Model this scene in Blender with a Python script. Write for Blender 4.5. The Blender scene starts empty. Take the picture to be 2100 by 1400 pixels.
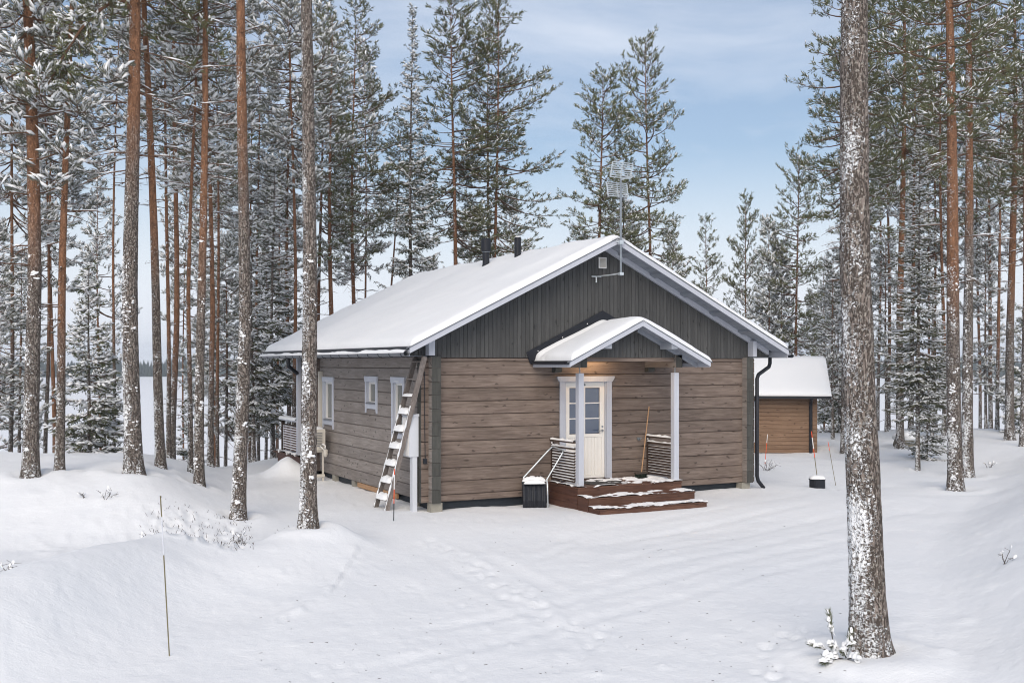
import bpy, math, random
import numpy as np
from mathutils import Vector, Matrix

random.seed(7); np.random.seed(7)
SC = bpy.context.scene
COL = SC.collection
PI = math.pi

# ------------------------------------------------------------------ camera
CAMX, CAMY, CAMZ, YAW, FPX = -8.4277, -19.7447, 3.0572, 0.48154, 2186.8
HOR = 745.5                                   # horizon row in the 2100 x 1400 photograph
FX, FY = math.sin(YAW), math.cos(YAW)         # view direction on the ground
RX, RY = math.cos(YAW), -math.sin(YAW)        # to the right
cam_d = bpy.data.cameras.new('camera'); cam = bpy.data.objects.new('camera', cam_d); COL.objects.link(cam)
cam.location = (CAMX, CAMY, CAMZ); cam.rotation_euler = (PI/2, 0, -YAW)
cam_d.sensor_width = 36; cam_d.lens = FPX/2100*36; cam_d.shift_y = (HOR-700)/2100
cam_d.clip_start = 0.1; cam_d.clip_end = 6000
SC.camera = cam

# ------------------------------------------------------------------ world, sun, exposure
SUN_EL = math.radians(36)
sv = Vector((-0.97*FX-0.08*RX, -0.97*FY-0.08*RY, 0)).normalized()
SUN_AZ = math.atan2(sv.x, sv.y)
world = bpy.data.worlds.new('World'); SC.world = world; world.use_nodes = True
wn, wl = world.node_tree.nodes, world.node_tree.links
wn.clear()
sky = wn.new('ShaderNodeTexSky'); sky.sky_type = 'NISHITA'; sky.sun_disc = False
sky.sun_elevation = SUN_EL; sky.sun_rotation = SUN_AZ
sky.altitude = 100; sky.air_density = 1.0; sky.dust_density = 2.2; sky.ozone_density = 1.6
wtc = wn.new('ShaderNodeTexCoord')
wmap = wn.new('ShaderNodeMapping'); wmap.inputs['Scale'].default_value = (1.6, 1.6, 5.5)
wnz = wn.new('ShaderNodeTexNoise'); wnz.inputs['Scale'].default_value = 1.7; wnz.inputs['Detail'].default_value = 9; wnz.inputs['Roughness'].default_value = 0.58; wnz.inputs['Distortion'].default_value = 0.5
wr = wn.new('ShaderNodeMapRange'); wr.inputs['From Min'].default_value = 0.40; wr.inputs['From Max'].default_value = 0.70
wr.inputs['To Min'].default_value = 0.12; wr.inputs['To Max'].default_value = 0.62
wmix = wn.new('ShaderNodeMix'); wmix.data_type = 'RGBA'
wmix.inputs['B'].default_value = (7.2, 7.55, 8.25, 1)     # thin high veil of cloud
wbg = wn.new('ShaderNodeBackground'); wbg.inputs['Strength'].default_value = 0.083
wout = wn.new('ShaderNodeOutputWorld')
wl.new(wtc.outputs['Generated'], wmap.inputs['Vector']); wl.new(wmap.outputs['Vector'], wnz.inputs['Vector'])
wsep = wn.new('ShaderNodeSeparateXYZ'); wl.new(wtc.outputs['Generated'], wsep.inputs[0])
whz = wn.new('ShaderNodeMapRange'); whz.interpolation_type = 'SMOOTHERSTEP'; whz.inputs['From Min'].default_value = 0.0; whz.inputs['From Max'].default_value = 0.27
whz.inputs['To Min'].default_value = 0.95; whz.inputs['To Max'].default_value = 0.0; wl.new(wsep.outputs['Z'], whz.inputs['Value'])
wmx = wn.new('ShaderNodeMath'); wmx.operation = 'MAXIMUM'
wl.new(wnz.outputs['Fac'], wr.inputs['Value']); wl.new(wr.outputs['Result'], wmx.inputs[0]); wl.new(whz.outputs['Result'], wmx.inputs[1])
wl.new(wmx.outputs[0], wmix.inputs['Factor'])
wl.new(sky.outputs['Color'], wmix.inputs['A']); wl.new(wmix.outputs['Result'], wbg.inputs['Color'])
wl.new(wbg.outputs['Background'], wout.inputs['Surface'])
sun_d = bpy.data.lights.new('sun', 'SUN'); sun_d.energy = 1.4; sun_d.angle = math.radians(45); sun_d.color = (1.0, 0.90, 0.79)
sun = bpy.data.objects.new('sun', sun_d); COL.objects.link(sun)
sd = Vector((sv.x*math.cos(SUN_EL), sv.y*math.cos(SUN_EL), math.sin(SUN_EL)))
sun.rotation_euler = (-sd).to_track_quat('-Z', 'Y').to_euler(); sun.location = sd*60
SC.view_settings.view_transform = 'Standard'; SC.view_settings.look = 'None'
SC.view_settings.exposure = 0.65; SC.view_settings.gamma = 1.0; SC.view_settings.use_curve_mapping = False
SC.render.engine = 'CYCLES'
cy = SC.cycles
cy.filter_width = 1.05; cy.use_denoising = True; cy.max_bounces = 6; cy.diffuse_bounces = 3; cy.glossy_bounces = 3; cy.transmission_bounces = 3
cy.volume_bounces = 0; cy.transparent_max_bounces = 6; cy.caustics_reflective = False; cy.caustics_refractive = False
try:
    cy.denoiser = 'OPENIMAGEDENOISE'; cy.denoising_input_passes = 'RGB_ALBEDO_NORMAL'
except Exception:
    pass

# ------------------------------------------------------------------ helpers
def P(px, d, z=None):
    """world x, y of what stands at photo column px, at depth d in front of the camera"""
    r = (px-1050)/FPX*d
    x = CAMX+FX*d+RX*r; y = CAMY+FY*d+RY*r
    return (x, y) if z is None else Vector((x, y, z))
def zat(py, d):
    return CAMZ-(py-HOR)*d/FPX

def hash2(i, j, s):
    h = (i.astype(np.int64)*374761393 + j.astype(np.int64)*668265263 + s*974711) & 0x7fffffff
    h = ((h ^ (h >> 13))*1274126177) & 0x7fffffff
    return ((h ^ (h >> 16)) & 0xffff)/65535.0
def vnoise(x, y, s=0):
    x = np.asarray(x, float); y = np.asarray(y, float)
    i = np.floor(x); j = np.floor(y); u = x-i; v = y-j
    u = u*u*(3-2*u); v = v*v*(3-2*v)
    i = i.astype(np.int64); j = j.astype(np.int64)
    a = hash2(i, j, s); b = hash2(i+1, j, s); c = hash2(i, j+1, s); d = hash2(i+1, j+1, s)
    return (a*(1-u)+b*u)*(1-v)+(c*(1-u)+d*u)*v-0.5
def fbm(x, y, s=0, o=4, g=0.5):
    t = 0; a = 1.0
    for k in range(o):
        t = t+a*vnoise(x*2**k+17.3*k, y*2**k-9.1*k, s+k); a *= g
    return t
def sstep(a, b, x):
    t = np.clip((np.asarray(x, float)-a)/(b-a), 0, 1); return t*t*(3-2*t)
def polydist(r, d, pts):
    """distance to a polyline and the position along it, in the r, d plane"""
    best = np.full(np.shape(r), 1e9); par = np.zeros(np.shape(r)); n = len(pts)-1
    for k in range(n):
        (ax, ay), (bx, by) = pts[k], pts[k+1]
        L2 = (bx-ax)**2+(by-ay)**2
        t = np.clip(((r-ax)*(bx-ax)+(d-ay)*(by-ay))/L2, 0, 1)
        q = np.hypot(r-ax-t*(bx-ax), d-ay-t*(by-ay))
        m = q < best; best = np.where(m, q, best); par = np.where(m, (k+t)/n, par)
    return best, par
def pr(px, d): return ((px-1050)/FPX*d, d)
def pg(px, py, z=0.0):
    d = FPX*(CAMZ-z)/(py-HOR); return pr(px, d)

RIDGE_A = [pr(330, 15.6), pr(250, 14.3), pr(120, 12.6), pr(-60, 10.9), pr(-400, 9.0)]
RIDGE_B = [pr(650, 17.4), pr(600, 16.4), pr(520, 15.2), pr(440, 14.4)]
LEDGE = [pg(560, 1290), pg(640, 1245), pg(700, 1205), pg(735, 1160), pg(752, 1125)]
TRACKS = [[pg(1060, 1150), pg(1180, 1105), pg(1330, 1085), pg(1520, 1055), pg(1700, 1025), pg(1850, 1000)],
          [pg(1180, 1185), pg(1350, 1140), pg(1550, 1105), pg(1760, 1060), pg(1900, 1030)],
          [pg(900, 1120), pg(1120, 1230), pg(1180, 1300), pg(1200, 1400)],
          [pg(1230, 1105), pg(1400, 1075), pg(1600, 1040), pg(1720, 1015)],
          [pg(760, 1330), pg(1000, 1290), pg(1300, 1220), pg(1600, 1150), pg(1800, 1110)]]
_rs = np.random.RandomState(5)
DIMPLES = []
def steps(pts, n, dep, rad):
    for k in range(n):
        t = (k+.5)/n*(len(pts)-1); i = min(int(t), len(pts)-2); f = t-i
        a, b = pts[i], pts[i+1]
        DIMPLES.append((a[0]+(b[0]-a[0])*f+(-1)**k*.11+_rs.normal(0, .05), a[1]+(b[1]-a[1])*f+_rs.normal(0, .08), dep*_rs.uniform(.6, 1.2), rad*_rs.uniform(.8, 1.2)))
steps([pg(860, 1110), pg(930, 1130), pg(990, 1175), pg(1060, 1220), pg(1110, 1245), pg(1250, 1330)], 26, .045, .085)
steps([pg(840, 1065), pg(930, 1080), pg(1040, 1075), pg(1200, 1070)], 18, .045, .09)
steps([pg(560, 985), pg(640, 1010), pg(740, 1045), pg(800, 1075)], 20, .045, .09)
steps([pg(1560, 1400), pg(1600, 1330), pg(1640, 1290)], 9, .04, .08)
steps([pg(1530, 1010), pg(1640, 1015), pg(1760, 1000)], 14, .045, .09)
for _ in range(130):
    DIMPLES.append(pg(_rs.uniform(560, 1750), _rs.uniform(1080, 1395))+(_rs.choice([-1, 1])*_rs.uniform(.006, .03), _rs.uniform(.03, .09)))
for _ in range(22):
    DIMPLES.append(pg(_rs.uniform(1830, 2150), _rs.uniform(1080, 1395))+(-_rs.uniform(.01, .04), _rs.uniform(.05, .12)))
for _ in range(230):   # snowed-over heather in the hollow
    px = _rs.uniform(300, 500); py = _rs.uniform(1075, 1165)
    DIMPLES.append(pg(px, py, .05)+(_rs.choice([1, 1, -.4])*_rs.uniform(.03, .09)*(.6 if px < 340 else 1), _rs.uniform(.04, .10)))
for _ in range(90):
    DIMPLES.append(pg(_rs.uniform(60, 420), _rs.uniform(1000, 1110), .4)+(-_rs.uniform(.01, .05), _rs.uniform(.05, .14)))

WELLS = [(64, 21.6, .17), (122, 22, .11), (275, 22, .2), (330, 24.2, .12), (408, 23.4, .13), (488, 20.4, .15), (632, 17.3, .16), (1783, 11.15, .2), (1960, 25.8, .2), (1985, 29, .16), (1882, 31, .08), (1732, 36, .14)]
def terrain(x, y, fine=True):
    x = np.asarray(x, float); y = np.asarray(y, float)
    dx, dy = x-CAMX, y-CAMY
    d = dx*FX+dy*FY; r = dx*RX+dy*RY
    dq = np.maximum(d, 4.0); px = 1050+FPX*r/dq
    # drop to the lake
    dc = np.interp(px, [-3000, -500, 0, 300, 450, 560, 700, 1200, 1500, 1700, 1900, 2150, 2600, 5000],
                   [24, 25, 25.5, 26, 28, 33, 38, 42, 44, 46, 46, 45, 46, 50])
    z = -7.5*sstep(0, 30, d-dc)
    # bank on the left with the front row of trees
    z = z+0.72*sstep(17.2, 21.8, d)*(1-sstep(250, 520, px))*sstep(0, 1, d)+.12*sstep(18, 22, d)*(1-sstep(500, 640, px))
    # snow ridges on the left
    q, t = polydist(r, d, RIDGE_A); z = z+(0.66-.12*np.cos(t*5))*np.exp(-(q/.92)**2)
    q, t = polydist(r, d, RIDGE_B); z = z+(0.46-.34*t)*np.exp(-(q/0.85)**2)
    # hollow behind them
    # pile beside the terrace
    # bank on the right
    foot = np.interp(d, [0, 8, 10, 14, 18, 25, 32, 60], [3.3, 3.7, 4.1, 5.3, 6.9, 10.9, 14, 20])
    z = z+(1.15*sstep(0, 3.6, r-foot)*(1+.25*fbm(r*.5, d*.35, 88, 2))+.3*sstep(3, 10, r-foot))*(1-sstep(26, 38, d))*sstep(3, 9, d)
    z = z+.30*sstep(30, 40, d)*sstep(1720, 1900, px)*(1-sstep(0, 25, d-dc))
    cx, cd = pr(1690, 37.0); z = z+.25*np.exp(-(((r-cx)/.9)**2+((d-cd)/.8)**2))
    cx, cd = pr(1783, 11.15); z = z+.16*np.exp(-(np.hypot(r-cx, d-cd)/.55)**2)
    # roll of the ground
    z = z+.10*fbm(x/4.5, y/4.5, 3, 3)*sstep(-30, 4, d)+.05*fbm(x/1.3, y/1.3, 11, 3)*(.35+sstep(20, 30, np.abs(r)*3))
    for (tp, td, tr_) in WELLS:
        a, b = pr(tp, td); q = np.hypot(r-a, d-b); z = z-.12*np.exp(-(q/(tr_*1.6))**2)+.045*np.exp(-((q-tr_*3.2)/(tr_*1.2))**2)
    if fine:
        m = (d > 4) & (d < 60)
        q, t = polydist(r, d, LEDGE)
        side = sstep(-.25, .25, (d-np.interp(r, [a[0] for a in LEDGE], [a[1] for a in LEDGE])))
        z = z+np.where(m, .06*np.exp(-(q/.22)**2)*np.clip(np.minimum(t, 1-t)*5, 0, 1)*(.55+.7*side)*(1+1.0*vnoise(x*6, y*6, 9)), 0)
        for k, tr in enumerate(TRACKS):
            for off in ((-.72, 0), (.72, 0)):
                q, t = polydist(r-off[0]*.2, d-off[0], tr)
                e = np.minimum(t, 1-t)*8
                z = z+np.where(m, (.008*np.exp(-((q-.22)/.09)**2)-.012*np.exp(-(q/.15)**2))*np.clip(e, 0, 1)*(1+.9*vnoise(x*3, y*3, 21+k)), 0)
        for (a, b, dep, rad) in DIMPLES:
            sel = (np.abs(r-a) < rad*3.2) & (np.abs(d-b) < rad*3.2)
            if sel.any():
                q = np.hypot(r[sel]-a, d[sel]-b)/rad
                zz = -dep*np.exp(-q**2)+(.35*dep*np.exp(-((q-1.5)/.5)**2) if dep > 0 else 0)
                z[sel] += zz
        rip = np.maximum(0, fbm(x*.5, y*.5, 77, 2)+.15)*np.sin((x*.8+y*1.6)*22+4*fbm(x*1.5, y*1.5, 78, 2))
        z = z+np.where(m, .011*fbm(x*3.0, y*3.0, 31, 3)+.008*fbm(x*11, y*11, 41, 2)+.0008*rip, 0)
        # churned snow near the walls
        hx = np.maximum(np.maximum(-x, x-8.2), 0); hy = np.maximum(np.maximum(-y, y-9.8), 0); hd = np.hypot(hx, hy)
        z = z+np.where(hd < 4, .05*np.exp(-hd/1.0)*fbm(x*1.6, y*1.6, 51, 3)*2, 0)
    # level ground under and round the house and the shed
    hx = np.maximum(np.maximum(-.6-x, x-8.8), 0); hy = np.maximum(np.maximum(-2.0-y, y-10.2), 0)
    w = 1-sstep(0, 2.2, np.hypot(hx, hy)); z = z*(1-w)+w*(z*.45+.10)
    cx, cd = pr(588, 27.8); q = np.hypot((r-cx)*1.0, (d-cd)*1.1)*(1+.35*fbm(x*2.2, y*2.2, 66, 3)); z = z+0.58*np.exp(-(q/.50)**1.5)
    inside = (x > .25) & (x < 8.0) & (y > .3) & (y < 9.6); z = np.where(inside, np.minimum(z, -.02), z)
    return z
def ground(x, y):
    return float(terrain(np.array([x]), np.array([y]))[0])

class MB:
    def __init__(s): s.v = []; s.f = []; s.m = []
    def add(s, vs, fs, m=0):
        o = len(s.v); s.v += [tuple(v) for v in vs]; s.f += [tuple(i+o for i in f) for f in fs]; s.m += [m]*len(fs)
        return s
    def box(s, x0, x1, y0, y1, z0, z1, m=0):
        vs = [(x0,y0,z0),(x1,y0,z0),(x1,y1,z0),(x0,y1,z0),(x0,y0,z1),(x1,y0,z1),(x1,y1,z1),(x0,y1,z1)]
        return s.add(vs, [(0,3,2,1),(4,5,6,7),(0,1,5,4),(1,2,6,5),(2,3,7,6),(3,0,4,7)], m)
    def prism(s, poly, axis, a, b, m=0, mcap=None):
        """poly: 2-D points; extruded along axis (0, 1, 2) from a to b"""
        n = len(poly)
        def pt(u, v, w): return {0: (w, u, v), 1: (u, w, v), 2: (u, v, w)}[axis]
        vs = [pt(u, v, a) for u, v in poly]+[pt(u, v, b) for u, v in poly]
        o = len(s.v); s.v += vs
        for i in range(n):
            j = (i+1) % n; s.f.append((o+i, o+j, o+n+j, o+n+i)); s.m.append(m)
        mc = m if mcap is None else mcap
        s.f.append(tuple(o+i for i in reversed(range(n)))); s.m.append(mc)
        s.f.append(tuple(o+n+i for i in range(n))); s.m.append(mc)
        return s
    def tube(s, pts, rad, n=8, m=0, cap=True):
        pts = [Vector(p) for p in pts]; k = len(pts)
        if not hasattr(rad, '__len__'): rad = [rad]*k
        o = len(s.v); up = Vector((0, 0, 1)); prev = None
        for i, p in enumerate(pts):
            t = (pts[min(i+1, k-1)]-pts[max(i-1, 0)]).normalized()
            if prev is None:
                a = t.cross(up); a = t.cross(Vector((1, 0, 0))) if a.length < 1e-3 else a
            else:
                a = prev-t*prev.dot(t)
            a.normalize(); b = t.cross(a); prev = a
            for j in range(n):
                an = 2*PI*j/n; q = p+(a*math.cos(an)+b*math.sin(an))*rad[i]; s.v.append(tuple(q))
        for i in range(k-1):
            for j in range(n):
                j2 = (j+1) % n
                s.f.append((o+i*n+j, o+i*n+j2, o+(i+1)*n+j2, o+(i+1)*n+j)); s.m.append(m)
        if cap:
            s.f.append(tuple(o+j for j in reversed(range(n)))); s.m.append(m)
            s.f.append(tuple(o+(k-1)*n+j for j in range(n))); s.m.append(m)
        return s
    def beam(s, p, q, w, h, m=0, up=(0, 0, 1)):
        """rectangular bar from p to q"""
        p = Vector(p); q = Vector(q); t = (q-p).normalized(); u = Vector(up)
        a = t.cross(u).normalized(); b = a.cross(t).normalized()
        vs = []
        for c in (p, q):
            for (i, j) in ((-1, -1), (1, -1), (1, 1), (-1, 1)): vs.append(c+a*(i*w/2)+b*(j*h/2))
        return s.add(vs, [(0,1,2,3),(7,6,5,4),(0,4,5,1),(1,5,6,2),(2,6,7,3),(3,7,4,0)], m)
    def mesh(s, name, mats, smooth=False):
        me = bpy.data.meshes.new(name)
        me.from_pydata(s.v, [], s.f)
        for mt in mats: me.materials.append(mt)
        me.polygons.foreach_set('material_index', s.m)
        if smooth: me.polygons.foreach_set('use_smooth', [True]*len(s.f))
        me.update()
        fix_normals(me)
        return me
    def build(s, name, mats, parent=None, smooth=False):
        if not isinstance(mats, (list, tuple)): mats = [mats]
        return link(name, s.mesh(name, mats, smooth), parent)
def fix_normals(me):
    import bmesh
    bm = bmesh.new(); bm.from_mesh(me); bmesh.ops.recalc_face_normals(bm, faces=bm.faces); bm.to_mesh(me); bm.free()
def link(name, data, parent=None):
    o = bpy.data.objects.new(name, data); COL.objects.link(o)
    if parent is not None:
        o.parent = parent
        L = parent
        o.matrix_parent_inverse = WM[L.name].inverted() if L.name in WM else Matrix.Identity(4)
    WM[o.name] = Matrix.Identity(4)
    return o
WM = {}
def thing(name, label, cat, loc=(0, 0, 0), group=None, rotz=0.0, local=False):
    o = bpy.data.objects.new(name, None); COL.objects.link(o); o.empty_display_size = .2
    o.location = loc; o.rotation_euler = (0, 0, rotz)
    WM[o.name] = Matrix.Identity(4) if local else Matrix.Translation(Vector(loc)) @ Matrix.Rotation(rotz, 4, 'Z')
    tag(o, label, cat, group); return o
def tag(o, label=None, cat=None, group=None, kind=None):
    if label: o['label'] = label
    if cat: o['category'] = cat
    if group: o['group'] = group
    if kind: o['kind'] = kind
    return o
def npmesh(name, v, tris, mats, mi=None, smooth=False):
    me = bpy.data.meshes.new(name)
    v = np.asarray(v, np.float32); tris = np.asarray(tris, np.int32); k = tris.shape[1]
    me.vertices.add(len(v)); me.vertices.foreach_set('co', v.ravel())
    me.loops.add(tris.size); me.loops.foreach_set('vertex_index', tris.ravel())
    me.polygons.add(len(tris)); me.polygons.foreach_set('loop_start', np.arange(0, tris.size, k, dtype=np.int32))
    me.polygons.foreach_set('loop_total', np.full(len(tris), k, np.int32))
    for mt in mats: me.materials.append(mt)
    if mi is not None: me.polygons.foreach_set('material_index', np.asarray(mi, np.int32))
    if smooth: me.polygons.foreach_set('use_smooth', np.ones(len(tris), bool))
    me.update(calc_edges=True); me.validate()
    return me

# ------------------------------------------------------------------ materials
class NT:
    def __init__(s, name):
        s.m = bpy.data.materials.new(name); s.m.use_nodes = True; s.t = s.m.node_tree
        s.b = s.t.nodes['Principled BSDF']
    def n(s, typ, **kw):
        nd = s.t.nodes.new(typ)
        for k, v in kw.items():
            if k in nd.inputs: nd.inputs[k].default_value = v
            else: setattr(nd, k, v)
        return nd
    def l(s, a, b): s.t.links.new(a, b)
    def val(s, x, sock):
        if hasattr(x, 'links'): s.l(x, sock)
        else: sock.default_value = x
    def math(s, op, a, b=0.0, c=None, clamp=False):
        nd = s.t.nodes.new('ShaderNodeMath'); nd.operation = op; nd.use_clamp = clamp
        s.val(a, nd.inputs[0]); s.val(b, nd.inputs[1])
        if c is not None: s.val(c, nd.inputs[2])
        return nd.outputs[0]
    def mix(s, f, a, b, mode='MIX'):
        nd = s.t.nodes.new('ShaderNodeMix'); nd.data_type = 'RGBA'; nd.blend_type = mode
        s.val(f, nd.inputs['Factor'])
        for x, k in ((a, 'A'), (b, 'B')):
            if hasattr(x, 'links'): s.l(x, nd.inputs[k])
            else: nd.inputs[k].default_value = (*x, 1) if len(x) == 3 else x
        return nd.outputs['Result']
    def coord(s, kind='Object', scale=(1, 1, 1), loc=(0, 0, 0)):
        if kind == 'Position':
            o = s.n('ShaderNodeNewGeometry').outputs['Position']
        else:
            o = s.n('ShaderNodeTexCoord').outputs[kind]
        mp = s.n('ShaderNodeMapping'); mp.inputs['Scale'].default_value = scale; mp.inputs['Location'].default_value = loc
        s.l(o, mp.inputs['Vector']); return mp.outputs['Vector']
    def noise(s, vec, scale, detail=4, rough=.5, dist=0):
        nd = s.n('ShaderNodeTexNoise'); nd.inputs['Scale'].default_value = scale; nd.inputs['Detail'].default_value = detail
        nd.inputs['Roughness'].default_value = rough; nd.inputs['Distortion'].default_value = dist
        s.l(vec, nd.inputs['Vector']); return nd.outputs['Fac']
    def ramp(s, x, lo, hi, a=0., b=1.):
        nd = s.n('ShaderNodeMapRange'); nd.interpolation_type = 'SMOOTHSTEP'
        nd.inputs['From Min'].default_value = lo; nd.inputs['From Max'].default_value = hi
        nd.inputs['To Min'].default_value = a; nd.inputs['To Max'].default_value = b
        s.l(x, nd.inputs['Value']); return nd.outputs['Result']
    def bump(s, h, strength, dist):
        nd = s.n('ShaderNodeBump'); nd.inputs['Strength'].default_value = strength; nd.inputs['Distance'].default_value = dist
        s.l(h, nd.inputs['Height']); s.l(nd.outputs['Normal'], s.b.inputs['Normal'])
    def color(s, c):
        if hasattr(c, 'links'): s.l(c, s.b.inputs['Base Color'])
        else: s.b.inputs['Base Color'].default_value = (*c, 1)
        return s
    def rough(s, r, spec=None):
        s.val(r, s.b.inputs['Roughness'])
        if spec is not None: s.b.inputs['Specular IOR Level'].default_value = spec
        return s
SNOWC = (0.85, 0.866, 0.882)
def mat_plain(name, c, rough=.6, metal=0., var=.06, spec=.3):
    t = NT(name)
    v = t.coord('Object'); f = t.noise(v, 9, 3)
    k = t.math('MULTIPLY_ADD', f, 2*var, 1-var)
    rgb = t.n('ShaderNodeRGB'); rgb.outputs[0].default_value = (*c, 1)
    hsv = t.n('ShaderNodeHueSaturation'); t.l(rgb.outputs[0], hsv.inputs['Color']); t.l(k, hsv.inputs['Value'])
    t.color(hsv.outputs['Color']); t.rough(rough, spec); t.b.inputs['Metallic'].default_value = metal
    return t.m
def mat_wood(name, axis, base, dark, light, rand=.14, grain=1.0, knots=True, rough=.75):
    """stained wood with its grain along axis; each board differs a little"""
    t = NT(name)
    info = t.n('ShaderNodeObjectInfo')
    sc = [16., 16., 16.]; sc[axis] = 1.1
    add = t.n('ShaderNodeVectorMath'); add.operation = 'ADD'
    pos = t.n('ShaderNodeTexCoord').outputs['Object']
    off = t.n('ShaderNodeCombineXYZ')
    rr = t.math('MULTIPLY', info.outputs['Random'], 37.0)
    for k in range(3): t.l(rr, off.inputs[k])
    t.l(pos, add.inputs[0]); t.l(off.outputs[0], add.inputs[1])
    mp = t.n('ShaderNodeMapping'); mp.inputs['Scale'].default_value = sc; t.l(add.outputs[0], mp.inputs['Vector'])
    g = t.noise(mp.outputs['Vector'], 1.6*grain, 7, .62, .8)
    g2 = t.noise(add.outputs[0], 1.3, 3, .5)
    c = t.mix(t.ramp(g, .32, .70), dark, light)
    c = t.mix(.45, c, base)
    c = t.mix(t.ramp(g2, .35, .7, 0, .35), c, dark)
    if knots:
        sk = [7.5, 7.5, 7.5]; sk[axis] = 2.6
        mk = t.n('ShaderNodeMapping'); mk.inputs['Scale'].default_value = sk
        dn = t.n('ShaderNodeTexNoise'); dn.inputs['Scale'].default_value = 5.0
        t.l(add.outputs[0], dn.inputs['Vector'])
        mv = t.n('ShaderNodeVectorMath'); mv.operation = 'MULTIPLY_ADD'; mv.inputs[1].default_value = (.16, .16, .16)
        t.l(dn.outputs['Color'], mv.inputs[0]); t.l(add.outputs[0], mv.inputs[2])
        t.l(mv.outputs[0], mk.inputs['Vector'])
        vo = t.n('ShaderNodeTexVoronoi'); vo.inputs['Scale'].default_value = 1.0; t.l(mk.outputs['Vector'], vo.inputs['Vector'])
        kn = t.ramp(vo.outputs['Distance'], .07, .20, 1, 0)
        kn = t.math('MULTIPLY', kn, t.ramp(t.math('FRACT', t.math('MULTIPLY', vo.outputs['Distance'], 1.0)), 0, 1, .75, .75))
        c = t.mix(kn, c, tuple(x*.42 for x in dark))
    k = t.math('MULTIPLY_ADD', info.outputs['Random'], 2*rand, 1-rand)
    hsv = t.n('ShaderNodeHueSaturation'); t.l(c, hsv.inputs['Color']); t.l(k, hsv.inputs['Value'])
    t.color(hsv.outputs['Color']); t.rough(rough, .25)
    t.bump(g, .25, .004)
    return t.m
def mat_snow(name, scale=1.0, strength=.5):
    t = NT(name)
    v = t.coord('Position')
    a = t.noise(v, 5*scale, 5, .6); b = t.noise(v, 55*scale, 3, .6)
    vr = t.coord('Position', (9, 24, 9)); w = t.noise(vr, 1.0, 4, .55, 1.0)      # wind ripple
    h = t.math('ADD', t.math('MULTIPLY', a, .6), t.math('ADD', t.math('MULTIPLY', b, .16), t.math('MULTIPLY', w, .22)))
    c = t.mix(t.ramp(t.noise(v, 1.1, 4), .3, .7), SNOWC, (SNOWC[0]*.975, SNOWC[1]*.98, SNOWC[2]*.985))
    t.color(c); t.rough(.75, .2); t.bump(h, strength, .03)
    return t.m
M = {}
M['snow'] = mat_snow('snow', 1.0, .85)
M['snow_roof'] = mat_snow('roof_snow', .7, .22)
M['snow_clump'] = mat_plain('clump_snow', SNOWC, .8, var=.02, spec=.2)
LOGB, LOGD, LOGL = (.180, .140, .117), (.092, .068, .055), (.290, .232, .196)
M['log_x'] = mat_wood('log_wood_along_front', 0, LOGB, LOGD, LOGL)
M['log_y'] = mat_wood('log_wood_along_side', 1, (.265, .235, .215), (.165, .142, .128), (.350, .318, .295))
M['log_end'] = mat_wood('log_end_stain', 2, (.072, .072, .066), (.045, .046, .043), (.105, .104, .092), knots=False)
M['gable'] = mat_wood('gable_boards', 2, (.078, .079, .078), (.050, .051, .052), (.102, .102, .099), rand=.13)
M['gable_x'] = mat_wood('dark_boards', 0, (.068, .068, .066), (.040, .040, .041), (.098, .097, .092))
M['trim'] = mat_wood('light_grey_paint', 2, (.50, .525, .585), (.46, .48, .54), (.54, .565, .62), rand=.04, knots=False, rough=.55)
M['soffit'] = mat_wood('soffit_shaded_paint', 1, (.30, .325, .37), (.26, .28, .32), (.34, .365, .41), rand=.07, knots=False, rough=.6)  # light grey darkened: shade under the overhangs is put into the colour
M['white'] = mat_plain('white_paint', (.80, .79, .77), .45, var=.02)
M['cream'] = mat_plain('cream_door_paint', (.84, .81, .755), .4, var=.025)
M['deck'] = mat_wood('red_brown_decking', 0, (.115, .057, .038), (.060, .030, .021), (.175, .092, .060), knots=True, rough=.6)
M['deck_y'] = mat_wood('red_brown_boards', 1, (.100, .047, .033), (.058, .028, .020), (.140, .066, .045), knots=True, rough=.6)
M['slat'] = mat_wood('railing_wood', 1, (.055, .034, .024), (.03, .018, .013), (.085, .055, .04), knots=False)
M['ladder'] = mat_wood('grey_ladder_wood', 2, (.200, .172, .155), (.115, .098, .088), (.29, .255, .235), knots=False)
M['shed'] = mat_wood('shed_wood', 0, (.235, .150, .098), (.16, .098, .062), (.30, .20, .135), rand=.10)
M['black'] = mat_plain('black_sheet_metal', (.016, .018, .024), .45, var=.1)
M['darkgrey'] = mat_plain('dark_membrane', (.022, .028, .036), .6, var=.25)
M['gutter'] = mat_plain('grey_gutter', (.16, .17, .19), .35, .3, var=.1)
M['galv'] = mat_plain('galvanised_steel', (.27, .30, .33), .4, .5, var=.12)
M['alu'] = mat_plain('aluminium_tube', (.62, .67, .70), .35, .5, var=.08)
M['concrete'] = mat_plain('concrete_block', (.30, .285, .245), .9, var=.18)
M['beige'] = mat_plain('beige_plastic', (.56, .53, .47), .5, var=.04)
M['plastic_grey'] = mat_plain('pale_grey_cabinet', (.60, .625, .67), .45, var=.03)
M['orange'] = mat_plain('orange_plastic', (.75, .10, .03), .5, var=.08)
M['stake_white'] = mat_plain('white_tape', (.80, .80, .80), .5, var=.05)
M['stake_wood'] = mat_plain('weathered_stick', (.17, .15, .085), .7, var=.2)
M['broom_wood'] = mat_plain('broom_handle_wood', (.40, .24, .13), .6, var=.15)
M['bristle'] = mat_plain('dark_green_bristles', (.016, .025, .016), .9, var=.4)
M['rock'] = mat_plain('grey_rock', (.17, .16, .13), .9, var=.35)
M['twig'] = mat_plain('bare_twig', (.07, .055, .045), .9, var=.2)
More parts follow.
